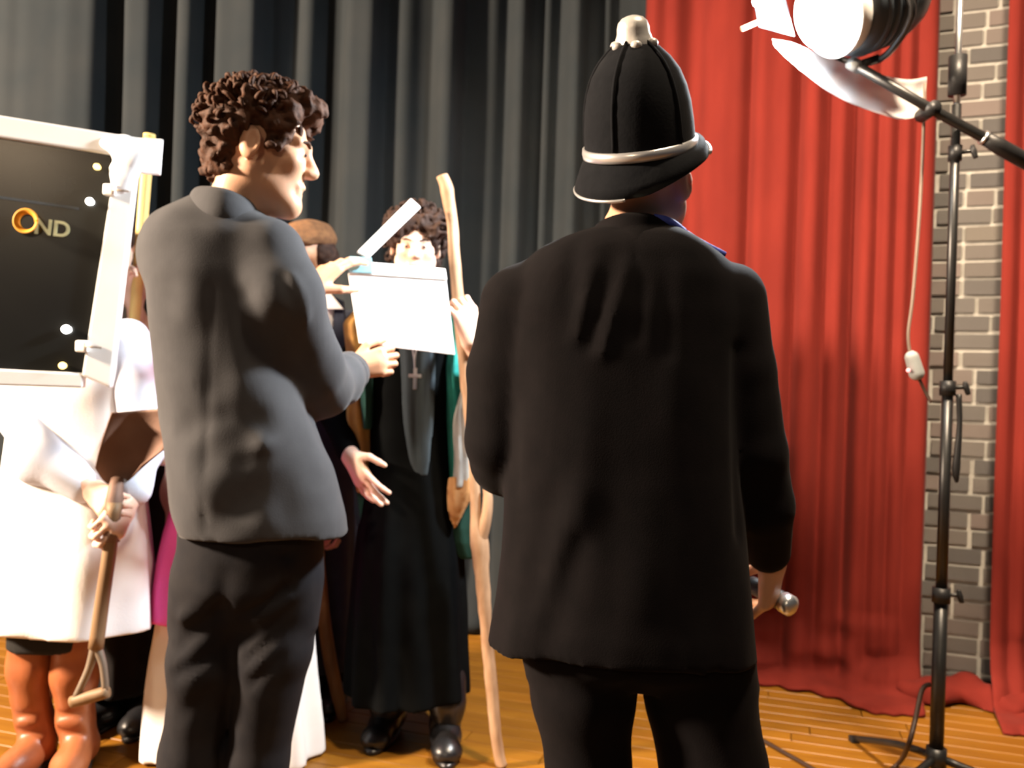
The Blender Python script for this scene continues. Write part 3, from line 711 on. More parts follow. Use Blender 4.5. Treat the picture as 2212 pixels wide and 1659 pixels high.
tube('rear_trim', ed, .0028, MT['chrome'], r_, 8, 2)
for a in (-90, 90, 180+18, -18):
    a = math.radians(a); tube('helmet_seam', [ho+U_*h+S_*((r+.0008)*.93*math.cos(a))+F_*((r+.0008)*1.06*math.sin(a)) for r, h in hp_[1:-1]], .0032, MT['felt'], r_, 8, 2)
ro_ = revolve('helmet_rose', [(.034,.170),(.034,.176),(.030,.186),(.027,.194),(.0265,.202),(.024,.211),(.017,.218),(.008,.221),(.0006,.222)], ho, S_, F_, U_, MT['rose'], r_, 28)
for k in range(6):
    th = 2*math.pi*k/6; s = Sdf(.003); s.ell(ho+U_*.176+S_*(.033*math.cos(th))+F_*(.033*math.sin(th)), (.010, .010, .008), .004); s.build('rose_petal', MT['rose'], ro_)
# baton in his hand
r_ = root('baton', 'dark baton with a pale metal end held in the right hand of the helmeted person', 'baton', P(1670, 1270, 1.66))
tube('shaft', [P(1622, 1262, 1.72), P(1660, 1282, 1.68), P(1696, 1302, 1.64)], [.017, .019, .019], MT['blackplastic'], r_, 16, 3)
tube('metal_end', [P(1694, 1301, 1.642), P(1708, 1309, 1.625), P(1714, 1312, 1.62)], [.0205, .0205, .012], MT['silver'], r_, 16, 0)

# ================================================================ PERSON IN BLACK WITH STAFF
D = 2.76
r_ = person('person in long black dress with a cross on a chain, gripping a forked staff', Vector((P(880, 1500, D).x, D, 0)))
hc = P(898, 534, D); SCH = .92
(hv_, hf_), ax_, Lh = head_data(hc, (.10, -.98, -.14), sc=SCH, neck=P(902, 650, D), rn=.05)
GR = P(1000, 690, 2.58)
WL = V(P(1019, 737, 2.55)); WR = V(P(757, 985, 2.64))
hL = hand_data(WL, V(P(1001, 660, 2.535))-WL, (-.55, .75, .1), (.85, .9, .95, 1.0), (.45, .5), -1, 1.05, fore=P(1030, 800, 2.62))
hR = hand_data(WR, V(P(805, 1075, 2.58))-WR, (.45, .75, .35), (.18, .16, .2, .26), (.8, .1), 1, 1.02, spread=.14, fore=P(735, 930, 2.68))
s = Sdf(.010)
skeleton(s, P(902, 610, D), (P(810, 690, D), P(990, 690, D)), (P(850, 1060, D), P(930, 1060, D)), (P(845, 1320, D), P(950, 1320, D)), (Vector((P(835, 1570, D).x, D, .1)), Vector((P(962, 1570, D).x, D-.05, .1))),
 (P(722, 885, D-.02), P(1052, 850, D-.02)), (WR, WL), .8)
v, f = join_meshes([(hv_, hf_), hL, hR, s.mesh()]); mesh_obj('body', v, f, MT['paleskin'], r_)
eyes(r_, Lh, SCH); brows(r_, Lh, SCH, MT['hair_dark'])
s = Sdf(.003); s.cone(Lh(-.018, .090, -.064), Lh(.018, .090, -.064), .0045, .0045, .004); s.cone(Lh(-.015, .089, -.073), Lh(.015, .089, -.073), .005, .005, .004); s.build('lips', MT['lip'], r_)
s = Sdf(.008)
fold = lambda th, z: 1+np.clip((.95-z)*.075, 0, .06)*np.cos(11*th+1.4*np.sin(z*3)+.8*np.sin(3*th))
s.loft(px_secs([(628,868,940,.05),(645,838,965,.065),(668,806,998,.09),(710,795,1005,.11),(800,802,990,.12),(900,802,978,.12),(980,796,982,.125),(1080,782,992,.14),(1200,768,1000,.16),(1350,757,1006,.175),(1470,750,1010,.185),(1492,750,1010,.187)], D), .03, fold)
s.chain([P(806, 690, D), P(765, 790, D-.01), P(724, 885, D-.03), P(752, 972, D-.10)], [.062, .056, .050, .040], .02)
s.chain([P(992, 690, D), P(1025, 780, D), P(1052, 865, D-.05), P(1034, 815, D-.13)], [.060, .054, .050, .040], .02)
s.noise(.005, 10, 10, 6, 6.1)
s.build('dress', MT['blackdress'], r_)
s = Sdf(.006)
s.loft(px_secs([(745,862,936,.025),(800,868,936,.022),(900,874,934,.02),(1000,884,932,.016),(1030,890,930,.012)], D-.115), .01, lambda th, z: 1+.07*np.cos(9*th))
s.noise(.008, 26, 8, 4, 1.0); s.build('scarf', MT['scarf'], r_)
tube('necklace_chain', [P(868, 640, D-.10), P(882, 710, D-.150), P(894, 770, D-.155), P(896, 800, D-.155)], .0028, MT['silver'], r_, 8, 5); tube('necklace_chain', [P(926, 640, D-.10), P(908, 710, D-.150), P(897, 770, D-.155), P(896, 800, D-.155)], .0028, MT['silver'], r_, 8, 5)
cr = boxo('cross_pendant', P(897, 818, D-.156), (.012, .007, .066), MT['silver'], r_, bev=.002)
boxo('cross_arm', P(897, 812, D-.157), (.040, .008, .012), MT['silver'], cr, bev=.002)
def drape(rows, d, m, nm='shawl'):
    s = Sdf(.007); s.loft(px_secs(rows, d), .01, lambda th, z: 1+.08*np.cos(7*th+z*9)); s.noise(.008, 14, 14, 7, rows[0][0]*.01); s.build(nm, m, r_)
drape([(664,775,830,.05),(700,745,800,.06),(800,752,800,.06),(900,752,800,.06),(1000,762,800,.055),(1060,770,802,.05)], D-.03, MT['ochre'], 'shawl_ochre')
drape([(760,778,804,.05),(860,780,806,.05),(930,782,804,.045)], D-.075, MT['darkgreen'], 'shawl_green')
drape([(1050,765,802,.04),(1110,768,806,.035),(1165,778,795,.015)], D-.03, MT['darkgreen'], 'shawl_green')
drape([(665,960,1010,.05),(720,968,1010,.05),(800,964,1000,.05),(900,966,996,.05),(1000,968,1002,.045),(1040,972,1000,.04)], D-.06, MT['teal'], 'shawl_teal')
drape([(840,992,1016,.04),(900,986,1018,.045),(980,984,1022,.045),(1050,978,1024,.04)], D-.10, MT['greywhite'], 'shawl_pale')
drape([(1030,968,1026,.028),(1060,964,1022,.028),(1090,964,1010,.025),(1120,968,1000,.018),(1146,976,988,.008)], D-.11, MT['tan'], 'shawl_tan')
drape([(1080,985,1035,.03),(1140,966,1040,.035),(1170,968,1042,.03),(1205,995,1022,.015)], D-.06, MT['darkgreen'], 'shawl_green')
# hair
s = Sdf(.0042)
s.ell(Lh(0, -.022, .046), V((.090, .096, .088)), .02, ax_); s.ell(Lh(0, -.05, -.02), V((.085, .06, .09)), .03, ax_)
s.ell(Lh(-.060, .038, .065), V((.050, .052, .040)), .03, ax_); s.ell(Lh(.056, .035, .07), V((.045, .050, .040)), .03, ax_)
s.ell(Lh(0, .125, -.030), V((.062, .085, .085)), .014, ax_, sub=True)
s.noise(.018, 38, 38, 38, 2.0).noise(.011, 80, 80, 80, 1.0)
hm_ = s.mesh(); tf = []; S_, F_, U_ = ax_; rg = random.Random(5)
for i in range(240):
    th = rg.uniform(0, 2*math.pi); ph = rg.uniform(-.4, 1.5); d = V((math.cos(th)*math.cos(ph), math.sin(th)*math.cos(ph), math.sin(ph)))
    if d[1] > .35 and d[2] < .6: continue
    b = V(Lh(d[0]*.094, -.022+d[1]*.10, .046+d[2]*.09)); dw = S_*d[0]+F_*d[1]+U_*d[2]
    tn = np.cross(dw, V((rg.uniform(-1, 1), rg.uniform(-1, 1), rg.uniform(-1, 1)))); tn = tn/max(np.linalg.norm(tn), 1e-3); l = rg.uniform(.015, .034)
    tf.append(tube_data([b-dw*.008, b+dw*l*.6+tn*.006, b+dw*l*.8+tn*.020, b+dw*l*.3+tn*.026], [.0065, .006, .0045, .0015], 6, 3))
v, f = join_meshes([hm_]+tf); recalc(mesh_obj('hair', v, f, MT['hair_dark'], r_))
for (u, uu) in ((838, 832), (968, 966)):
    s = Sdf(.008); dd = D-(.0 if u < 900 else .06)
    s.chain([P(u, 1440, D), P(u-2, 1520, dd), Vector((P(uu, 1570, dd).x, dd, .10))], [.062, .056, .048], .02); s.build('stocking', MT['blackshoe'], r_)
shoe(r_, Vector((P(842, 1570, D).x, D+.10, 0)), (-.16, -1), MT['blackshoe'], .25); shoe(r_, Vector((P(958, 1570, D).x, D+.03, 0)), (.12, -1), MT['blackshoe'], .26)

# forked staff
SD = 2.57
r_ = root('walking_staff', 'tall pale wooden staff with bent tip and side fork, taller than its holder', 'staff', P(1085, 1655, SD))
pt = [(955,380),(966,412),(976,480),(982,560),(990,650),(997,730),(1006,820),(1015,910),(1022,1000),(1026,1060),(1029,1120),(1036,1175),(1043,1260),(1050,1360),(1060,1460),(1068,1550),(1076,1620),(1084,1655)]
rr = [.017,.019,.0175,.018,.018,.0175,.017,.0165,.015,.0145,.018,.028,.021,.0195,.0185,.0175,.018,.017]
v, f = tube_data([P(u, w, SD) for u, w in pt], [r*(1+.05*math.sin(i*2.3)) for i, r in enumerate(rr)], 14, 5)
v = np.array(v); nn = .0022*vnoise(v[:, 0]*40, v[:, 1]*40, v[:, 2]*30); v[:, 0] += nn; v[:, 2] = np.maximum(v[:, 2], .004)
recalc(mesh_obj('shaft', v, f, MT['wood'], r_))
tube('fork_prong', [P(1036, 1172, SD), P(1050, 1120, SD-.01), P(1054, 1075, SD-.01), P(1049, 1052, SD-.01)], [.022, .017, .015, .009], MT['wood'], r_, 12, 4)

# ================================================================ CAPPED PERSON BEHIND
D = 3.06
r_ = person('person in brown flat cap and long navy coat with white shirt collar', Vector((P(675, 1500, D).x, D, 0)))
hc = P(664, 552, D)
(hv_, hf_), ax_, Lh = head_data(hc, (-.45, -.88, -.1), sc=.92, neck=P(672, 660, D), rn=.052)
s = Sdf(.011); WRh = V(P(672, 1120, 2.92)); WLh = V(P(742, 1060, D))
skeleton(s, P(672, 630, D), (P(610, 700, D), P(740, 700, D)), (P(650, 1060, D), P(715, 1060, D)), (P(650, 1300, D), P(715, 1300, D)), (Vector((P(655, 1500, D).x, D, .1)), Vector((P(722, 1500, D).x, D, .1))), (P(600, 880, D-.05), P(752, 880, D)), (WRh, WLh), .8)
hR = hand_data(WRh, V(P(684, 1165, 2.88))-WRh, (.6, -.4, 0), (.7, .75, .75, .75), (.4, .8), -1, .95, res=.004)
hL = hand_data(WLh, (0, 0, -1), (-1, 0, 0), (.3, .3, .3, .3), (.5, .3), 1, .95, res=.004)
v, f = join_meshes([(hv_, hf_), hR, hL, s.mesh()]); mesh_obj('body', v, f, MT['skin'], r_)
eyes(r_, Lh, .92); brows(r_, Lh, .92, MT['hair_dark'])
s = Sdf(.009)
s.loft(px_secs([(640,640,705,.06),(665,605,742,.09),(720,590,755,.11),(850,592,755,.12),(1000,596,762,.125),(1150,602,768,.13),(1300,610,770,.135),(1430,612,768,.14)], D), .03, lambda th, z: 1+np.clip((.9-z)*.06, 0, .03)*np.cos(9*th))
s.chain([P(612, 705, D), P(600, 880, D-.06), P(660, 1100, 2.94)], [.062, .055, .046], .02); s.chain([P(742, 705, D), P(752, 880, D), P(744, 1040, D)], [.060, .052, .045], .02)
s.noise(.006, 9, 9, 6, 3.3); s.build('coat', MT['navy'], r_)
s = Sdf(.006); s.loft(px_secs([(655,682,728,.03),(700,688,722,.03),(800,690,714,.03)], D-.115), .01); s.build('shirt_front', MT['shirt'], r_)
slab('collar_point', pq([(686,622),(704,622),(742,668),(694,668)], D-.152), .012, MT['shirt'], r_, .003)
slab('collar_point', pq([(648,622),(668,622),(664,668),(630,664)], D-.145), .012, MT['shirt'], r_, .003)
slab('lapel', pq([(722,640),(742,650),(756,820),(716,820)], D-.135), .016, MT['navy'], r_, .003)
S_, F_, U_ = ax_
s = Sdf(.005); s.ell(Lh(0, -.012, .062), (.090, .108, .062), .02, ax_); s.ell(Lh(0, .085, .050), (.066, .050, .012), .025, ax_); s.ell(Lh(0, -.02, .085), (.078, .090, .045), .02, ax_)
s.ell(Lh(0, 0, -.03), (.2, .2, .066), .008, ax_, sub=True); s.noise(.006, 22, 22, 22, 1.0); s.build('flat_cap', MT['brown'], r_)
s = Sdf(.005); s.ell(Lh(0, -.030, .0), (.095, .085, .088), .02, ax_); s.ell(Lh(0, .11, -.02), (.1, .1, .12), .012, ax_, sub=True); s.noise(.006, 60, 60, 60, 1.0); s.build('hair', MT['hair_dark'], r_)
s = Sdf(.009); s.chain([P(655, 1350, D), Vector((P(655, 1500, D).x, D, .06))], [.085, .06], .02); s.chain([P(718, 1350, D), Vector((P(722, 1500, D).x, D, .06))], [.085, .06], .02); s.build('trousers', MT['blackcloth'], r_)
shoe(r_, Vector((P(655, 1500, D).x, D+.05, 0)), (-.3, -1), MT['blackshoe'], .26); shoe(r_, Vector((P(722, 1500, D).x, D+.05, 0)), (.05, -1), MT['blackshoe'], .26)
r_ = root('walking_stick', 'rough brown wooden stick with a pale top, standing beside the white skirt', 'stick', Vector((P(745, 1560, 2.87).x, 2.87, 0)))
pt = [(683,1128),(685,1165),(690,1230),(698,1320),(712,1420),(730,1505),(742,1555)]
pp = [P(u, w, 2.87) for u, w in pt]; pp[-1] = Vector((pp[-1].x, 2.87, .006))
tube('shaft', pp, [.017, .020, .020, .021, .022, .020, .017], MT['darkwood'], r_, 14, 5)
tube('pale_tip', [pp[0]+Vector((0, 0, .012)), pp[0], pp[1], P(688, 1205, 2.87)], [.012, .0185, .0218, .0206], MT['wood'], r_, 14, 4)

# ================================================================ PERSON IN PINK AND WHITE
D = 2.62
r_ = person('person in hot pink tunic over a long white skirt, behind the suited clapperboard holder', Vector((P(505, 1550, D).x, D, 0)))
hc = P(512, 560, D)
(hv_, hf_), ax_, Lh = head_data(hc, (.35, -.92, -.05), sc=.92, neck=P(512, 670, D), rn=.05)
s = Sdf(.011); WRh = V(P(366, 985, D-.14)); WLh = V(P(640, 1010, D-.06))
skeleton(s, P(512, 640, D), (P(425, 710, D), P(600, 710, D)), (P(470, 1070, D), P(560, 1070, D)), (P(470, 1320, D), P(560, 1320, D)), (Vector((P(470, 1550, D).x, D, .1)), Vector((P(560, 1550, D).x, D, .1))), (P(372, 900, D-.03), P(640, 880, D)), (WRh, WLh), .8)
hR = hand_data(WRh, (.8, -.2, -.15), (.1, .6, -.8), (.4, .45, .5, .5), (.5, .4), 1, .95, res=.004); hL = hand_data(WLh, (-.1, -.2, -1), (-1, 0, 0), (.3, .3, .3, .3), (.5, .3), 1, .95, res=.004)
v, f = join_meshes([(hv_, hf_), hR, hL, s.mesh()]); mesh_obj('body', v, f, MT['paleskin'], r_); eyes(r_, Lh, .92); brows(r_, Lh, .92, MT['hair_dark'])
s = Sdf(.009)
s.loft(px_secs([(640,475,552,.055),(668,440,590,.085),(720,420,608,.105),(850,425,600,.11),(950,412,618,.12),(1040,388,642,.14),(1100,372,656,.155),(1200,350,668,.17),(1312,328,682,.185),(1328,327,683,.187)], D), .03, lambda th, z: 1+np.clip((.95-z)*.07, 0, .03)*np.cos(8*th))
s.noise(.005, 8, 8, 6, 1.9); s.build('tunic', MT['pink'], r_)
s = Sdf(.009)
s.loft(px_secs([(1270,352,668,.15),(1330,345,674,.155),(1450,336,680,.17),(1600,322,690,.185),(1617,321,691,.186)], D), .03, lambda th, z: 1+np.clip((.6-z)*.12, 0, .06)*np.cos(10*th+z*2))
s.noise(.006, 8, 8, 4, 5.9); s.build('skirt', MT['whiteskirt'], r_)
s = Sdf(.008); s.chain([P(425, 715, D), P(374, 890, D-.03), P(358, 965, D-.12)], [.062, .052, .055], .02); s.noise(.006, 12, 12, 9, 2); s.build('sleeve', MT['lilac'], r_)
s = Sdf(.008); s.chain([P(600, 715, D), P(640, 880, D), P(642, 985, D-.05)], [.062, .052, .045], .02); s.build('sleeve', MT['lilac'], r_)
s = Sdf(.005); s.ell(Lh(0, -.022, .046), V((.086, .096, .086)), .02, ax_); s.ell(Lh(0, -.05, -.06), V((.082, .055, .12)), .03, ax_); s.ell(Lh(0, .125, -.02), V((.066, .085, .10)), .014, ax_, sub=True); s.noise(.012, 40, 40, 20, 2.0); s.build('hair', MT['hair_brown'], r_)
shoe(r_, Vector((P(470, 1550, D).x, D+.08, 0)), (-.1, -1), MT['blackshoe'], .24); shoe(r_, Vector((P(560, 1550, D).x, D+.08, 0)), (.1, -1), MT['blackshoe'], .24)

# ================================================================ PERSON IN BLACK ROBE WITH POLE
D = 2.86
r_ = person('person in plain black robe gripping a pale yellow wooden pole', Vector((P(300, 1500, D).x, D, 0)))
hc = P(240, 520, D)
(hv_, hf_), ax_, Lh = head_data(hc, (.35, -.92, -.05), sc=.92, neck=P(262, 640, D), rn=.05)
PD = 2.62
s = Sdf(.011); WLh = V(P(288, 645, PD+.03)); WRh = V(P(220, 1020, D))
skeleton(s, P(258, 620, D), (P(215, 710, D), P(335, 705, D)), (P(260, 1060, D), P(330, 1060, D)), (P(260, 1290, D), P(330, 1290, D)), (Vector((P(262, 1500, D).x, D, .1)), Vector((P(325, 1500, D).x, D, .1))), (P(200, 880, D), P(338, 800, D-.1)), (WRh, WLh), .8)
hL = hand_data(WLh, V(P(300, 580, PD))-WLh, (.55, -.5, .1), (.7, .75, .8, .8), (.35, .9), 1, 1.0, fore=P(300, 720, PD+.06), res=.0038)
hR = hand_data(WRh, (0, 0, -1), (1, 0, 0), (.3, .3, .3, .3), (.5, .3), 1, .95, res=.004)
v, f = join_meshes([(hv_, hf_), hR, hL, s.mesh()]); mesh_obj('body', v, f, MT['paleskin'], r_); eyes(r_, Lh, .92); brows(r_, Lh, .92, MT['hair_dark'])
s = Sdf(.009)
s.loft(px_secs([(630,240,295,.06),(660,215,335,.09),(720,210,360,.11),(900,212,366,.12),(1100,206,366,.13),(1300,200,350,.14),(1480,196,345,.15)], D), .03, lambda th, z: 1+np.clip((1-z)*.05, 0, .04)*np.cos(9*th))
s.chain([P(335, 715, D), P(340, 800, D-.1), P(314, 745, PD+.08)], [.058, .052, .045], .02); s.chain([P(215, 715, D), P(200, 880, D), P(215, 990, D)], [.06, .05, .045], .02)
s.build('robe', MT['blackcloth'], r_)
s = Sdf(.005); s.ell(Lh(0, -.022, .046), V((.086, .096, .086)), .02, ax_); s.ell(Lh(0, -.05, -.03), V((.080, .055, .09)), .03, ax_); s.ell(Lh(0, .125, -.02), V((.066, .085, .10)), .014, ax_, sub=True); s.noise(.012, 40, 40, 40, 2.0); s.build('hair', MT['hair_dark'], r_)
s = Sdf(.009); s.chain([P(262, 1400, D), Vector((P(262, 1500, D).x, D, .06))], [.06, .05], .02); s.chain([P(325, 1400, D), Vector((P(325, 1500, D).x, D, .06))], [.06, .05], .02); s.build('trousers', MT['blackcloth'], r_)
shoe(r_, Vector((P(262, 1500, D).x, D+.03, 0)), (-.2, -1), MT['blackshoe'], .27); shoe(r_, Vector((P(322, 1500, D).x, D+.05, 0)), (.1, -1), MT['blackshoe'], .27)
r_ = root('pole', 'pale yellow wooden pole beside the white-framed dark board', 'pole', P(300, 560, PD))
tube('shaft', [P(323, 294, PD), P(313, 410, PD), P(301, 560, PD), P(288, 720, PD), P(270, 940, PD)], .0165, MT['yellowwood'], r_, 16, 3)
tube('end_cap', [P(323, 290, PD), P(322.6, 298, PD)], .0175, MT['yellowwood'], r_, 16, 0)

# ================================================================ PERSON IN WHITE COAT WITH SHOVEL
D = 2.50
r_ = person('person in long white coat and tan leather boots holding an upturned shovel', Vector((P(130, 1640, D).x, D, 0)))
hc = P(150, 550, D)
(hv_, hf_), ax_, Lh = head_data(hc, (.25, -.95, -.1), sc=.95, neck=P(155, 670, D), rn=.052)
SHD = 2.26
WA = V(P(205, 1062, SHD+.07)); WB = V(P(272, 1085, SHD+.06))
hA = hand_data(WA, V(P(238, 1088, SHD+.0))-WA, (.4, .6, -.3), (.9, 1.0, 1.05, 1.05), (.5, .6), -1, .98, fore=P(175, 1040, SHD+.12), res=.0038)
hB = hand_data(WB, V(P(240, 1140, SHD-.01))-WB, (-.5, .6, 0), (1.0, 1.05, 1.1, 1.1), (.4, .7), 1, 1.02, fore=P(290, 1050, SHD+.10), res=.0038)
s = Sdf(.011)
skeleton(s, P(155, 650, D), (P(60, 730, D), P(265, 730, D)), (P(110, 1090, D), P(210, 1090, D)), (P(85, 1360, D), P(170, 1360, D)), (Vector((P(85, 1640, D).x, D, .12)), Vector((P(175, 1640, D).x, D, .12))), (P(50, 940, D-.08), P(310, 930, D-.03)), (WA, WB), .85)
v, f = join_meshes([(hv_, hf_), hA, hB, s.mesh()]); mesh_obj('body', v, f, MT['paleskin'], r_); eyes(r_, Lh, .95); brows(r_, Lh, .95, MT['hair_dark'])
s = Sdf(.009)
s.loft(px_secs([(650,112,200,.06),(680,70,250,.09),(730,38,285,.115),(850,30,296,.125),(950,28,302,.13),(1050,15,310,.145),(1200,2,322,.17),(1320,-8,328,.185),(1344,-10,329,.187)], D), .03, lambda th, z: 1+np.clip((.9-z)*.10, 0, .05)*np.cos(7*th+2*np.sin(z*3)))
s.crease(P(232, 1060, D-.15), P(228, 1345, D-.19), .018, .03)
s.noise(.007, 8, 8, 5, 4.9); s.build('coat', MT['labcoat'], r_)
s = Sdf(.008); s.chain([P(62, 740, D), P(45, 880, D-.06), P(85, 985, D-.12), P(180, 1048, SHD+.10)], [.066, .070, .066, .048], .03); s.noise(.010, 12, 12, 9, 2); s.build('sleeve', MT['palesleeve'], r_)
s = Sdf(.008); s.chain([P(268, 740, D), P(292, 850, D-.02), P(305, 970, D-.06), P(288, 1055, SHD+.09)], [.066, .066, .060, .044], .03); s.noise(.010, 12, 12, 9, 6); s.build('sleeve', MT['palesleeve'], r_)
s = Sdf(.009); s.loft(px_secs([(1310,28,200,.10),(1395,26,196,.10)], D), .02); s.build('skirt', MT['darkskirt'], r_)
for (a, b, e, dx) in ((72, 66, 84, -.05), (160, 162, 170, .22)):
    s = Sdf(.007)
    s.chain([P(a, 1372, D), P(b, 1450, D-.005), P((b+e)/2, 1550, D), Vector((P(e, 1630, D).x, D, .09))], [.066, .063, .050, .052], .02)
    h_ = Vector((P(e, 1630, D).x, D, 0)); d_ = Vector((dx, -1, 0)).normalized()
    s.cone(h_+Vector((0, 0, .05)), h_+d_*.10+Vector((0, 0, .042)), .045, .042, .03); s.cone(h_+d_*.08+Vector((0, 0, .042)), h_+d_*.17+Vector((0, 0, .034)), .04, .033, .03); s.ell(h_+Vector((0, .02, .04)), (.04, .045, .04), .03)
    s.crease(P(e-45, 1545, D-.05), P(e+45, 1535, D-.05), .010, .008); s.crease(P(e-45, 1580, D-.05), P(e+45, 1590, D-.05), .009, .008); s.crease(P(e-45, 1562, D-.05), P(e+45, 1562, D-.05), .008, -.007)
    s.noise(.006, 16, 16, 16, a*.1)
    v, f = s.mesh(); v[:, 2] = np.maximum(v[:, 2], .012); bo_ = mesh_obj('boot', v, f, MT['boot'], r_)
    so = [h_+d_*(.065+math.cos(2*math.pi*k/20)*.142)+Vector((-d_.y, d_.x, 0))*math.sin(2*math.pi*k/20)*.045 for k in range(20)]
    vs = [q+Vector((0, 0, .001)) for q in so]+[q+Vector((0, 0, .018)) for q in so]; recalc(mesh_obj('sole', vs, [[k, (k+1) % 20, 20+(k+1) % 20, 20+k] for k in range(20)]+[list(range(20))[::-1], list(range(20, 40))], MT['blackshoe'], bo_))
s = Sdf(.005); s.ell(Lh(0, -.022, .046), V((.088, .098, .088)), .02, ax_); s.ell(Lh(0, -.05, -.05), V((.084, .055, .11)), .03, ax_); s.ell(Lh(0, .125, -.02), V((.066, .085, .10)), .014, ax_, sub=True); s.noise(.012, 40, 40, 20, 2.0); s.build('hair', MT['hair_brown'], r_)
# shovel held upside down
r_ = root('shovel', 'rusty shovel held blade up, its wooden handle grip near the floor', 'shovel', P(200, 1500, SHD))
tube('shaft', [P(247, 1085, SHD), P(238, 1180, SHD), P(222, 1290, SHD), P(207, 1400, SHD)], [.0185, .018, .0185, .0195], MT['handlewood'], r_, 14, 3)
tube('socket', [P(253, 1036, SHD+.04), P(247, 1080, SHD+.01), P(240, 1170, SHD)], [.016, .022, .0215], MT['rust'], r_, 14, 3)
for (a, b) in (((192, 1445), (163, 1508)), ((222, 1435), (228, 1490))):
    tube('handle_fork', [P(207, 1392, SHD), P(a[0], a[1], SHD), P(b[0], b[1], SHD)], [.014, .010, .009], MT['steelgrey'], r_, 10, 4)
tube('hand_grip', [P(154, 1517, SHD), P(192, 1506, SHD), P(234, 1494, SHD)], [.015, .017, .015], MT['handlewood'], r_, 14, 3)
# dished blade
Bp = [[(206,1012),(250,1050),(304,1004)], [(212,985),(272,1012),(350,972)], [(224,945),(285,960),(378,945)], [(238,905),(300,905),(384,900)], [(243,893),(300,888),(384,878)]]
nu, nv = 12, 13; vs = []
def bil(r, t):
    a, b, c = [V((*q, 0)) for q in Bp[r]]; return (1-t)**2*a+2*t*(1-t)*(2*b-(a+c)/2)+t*t*c
for i in range(nv):
    x = i/(nv-1)*(len(Bp)-1); r = min(int(x), len(Bp)-2); fr = x-r
    for j in range(nu):
        t = j/(nu-1); q = bil(r, t)*(1-fr)+bil(r+1, t)*fr
        vs.append(V(P(q[0], q[1], SHD+.015+.045*(1-(2*t-1)**2)-.01*x)))
ob = mesh_obj('blade', vs, [[i*nu+j, i*nu+j+1, (i+1)*nu+j+1, (i+1)*nu+j] for i in range(nv-1) for j in range(nu-1)], MT['rust'], r_)
sm = ob.modifiers.new('thickness', 'SOLIDIFY'); sm.thickness = .004

# ================================================================ WHITE-FRAMED DARK BOARD
r_ = root('framed_board', 'large glossy black board in a white frame with glowing reflection dots and an orange ring', 'board', P(200, 560, 2.26))
def BQ(u): return 2.26-(250-u)*.00026     # the board comes nearer towards its far left end
def bq(l, dz=0): return [P(u, v, BQ(u)+dz) for u, v in l]
slab('panel', bq([(-330,245),(262,338),(186,812),(-390,778)]), .012, MT['panel'], r_)
slab('top_rail', bq([(-330,195),(300,297),(262,336),(-330,246)], -.012), .04, MT['whitepaint'], r_, .005)
slab('side_rail', bq([(250,338),(298,332),(238,838),(176,812)], -.014), .045, MT['whitepaint'], r_, .006)
slab('bottom_rail', bq([(-390,778),(180,806),(178,838),(-390,822)], -.012), .04, MT['whitepaint'], r_, .005)
slab('side_rail', bq([(-375,190),(-330,198),(-388,820),(-440,815)], -.014), .045, MT['whitepaint'], r_, .006)
slab('corner_plate', bq([(282,296),(352,300),(346,378),(282,372)], .045), .012, MT['whitepaint'], r_, .004)
s = Sdf(.006); s.ell(P(288, 340, 2.26), (.038, .03, .05), .02); s.ell(P(262, 385, 2.26), (.03, .026, .05), .03); s.ell(P(240, 312, 2.25), (.035, .022, .02), .03); s.noise(.010, 22, 22, 22, 4); s.build('cloth_binding', MT['shirt'], r_)
for (u, v) in ((233, 410), (174, 748)):
    cl_ = boxo('clip', P(u+4, v, BQ(u)-.02), (.030, .022, .030), MT['whitepaint'], r_, bev=.006)
    tube('clip_wire', [P(u+10, v, BQ(u)-.03), P(u+45, v+3, BQ(u)-.025)], .003, MT['steelgrey'], cl_, 8, 0)
wb = emit('white reflected light', (1, .98, .94), 5.0); yb = emit('amber reflected light', (1, .72, .25), 2.6)  # glowing dots stand in for lights reflected in the glossy panel
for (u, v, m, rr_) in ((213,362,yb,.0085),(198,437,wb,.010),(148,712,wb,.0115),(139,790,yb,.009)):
    p = V(P(u, v, BQ(u))); revolve('reflection_dot', [(rr_*.75, 0), (rr_*.8, rr_*.4), (rr_, rr_), (rr_*.85, rr_*1.6), (rr_*.4, rr_*2), (.0004, rr_*2.1)], p, (1, 0, 0), (0, 0, 1), (0, -1, 0), m, r_, 18)
rc = V(P(57, 478, BQ(57)-.016)); pts = [rc+V((math.cos(t)*.026, 0, math.sin(t)*.026)) for t in np.linspace(0, 2*math.pi, 33)]
tube('ring_mark', pts, .0085, MT['orangepaint'], r_, 10, 0, .35)
def text(t, u, v, size, m, nm='lettering'):
    c = bpy.data.curves.new('txt', 'FONT'); c.body = t; c.size = size; c.extrude = .0015; c.offset = size*.02
    o = bpy.data.objects.new('txt', c); COL.objects.link(o); dg = bpy.context.evaluated_depsgraph_get(); me = bpy.data.meshes.new_from_object(o.evaluated_get(dg))
    bpy.data.objects.remove(o); me.materials.clear(); me.materials.append(m); ob = bpy.data.objects.new(nm, me); link(ob, r_)
    ob.location = Vector(P(u, v, BQ(u)-.004))-r_.location; ob.rotation_euler = (math.pi/2, math.radians(4), math.radians(14)); return ob
text('ND', 72, 503, .056, MT['yellowpaint'])
slab('painted_bar', bq([(-60,452),(28,462),(28,472),(-60,462)], -.002), .003, MT['greypaint'], r_)
slab('shelf_line', bq([(-300,380),(170,448),(170,453),(-300,386)], -.002), .003, MT['lamphouse'], r_)

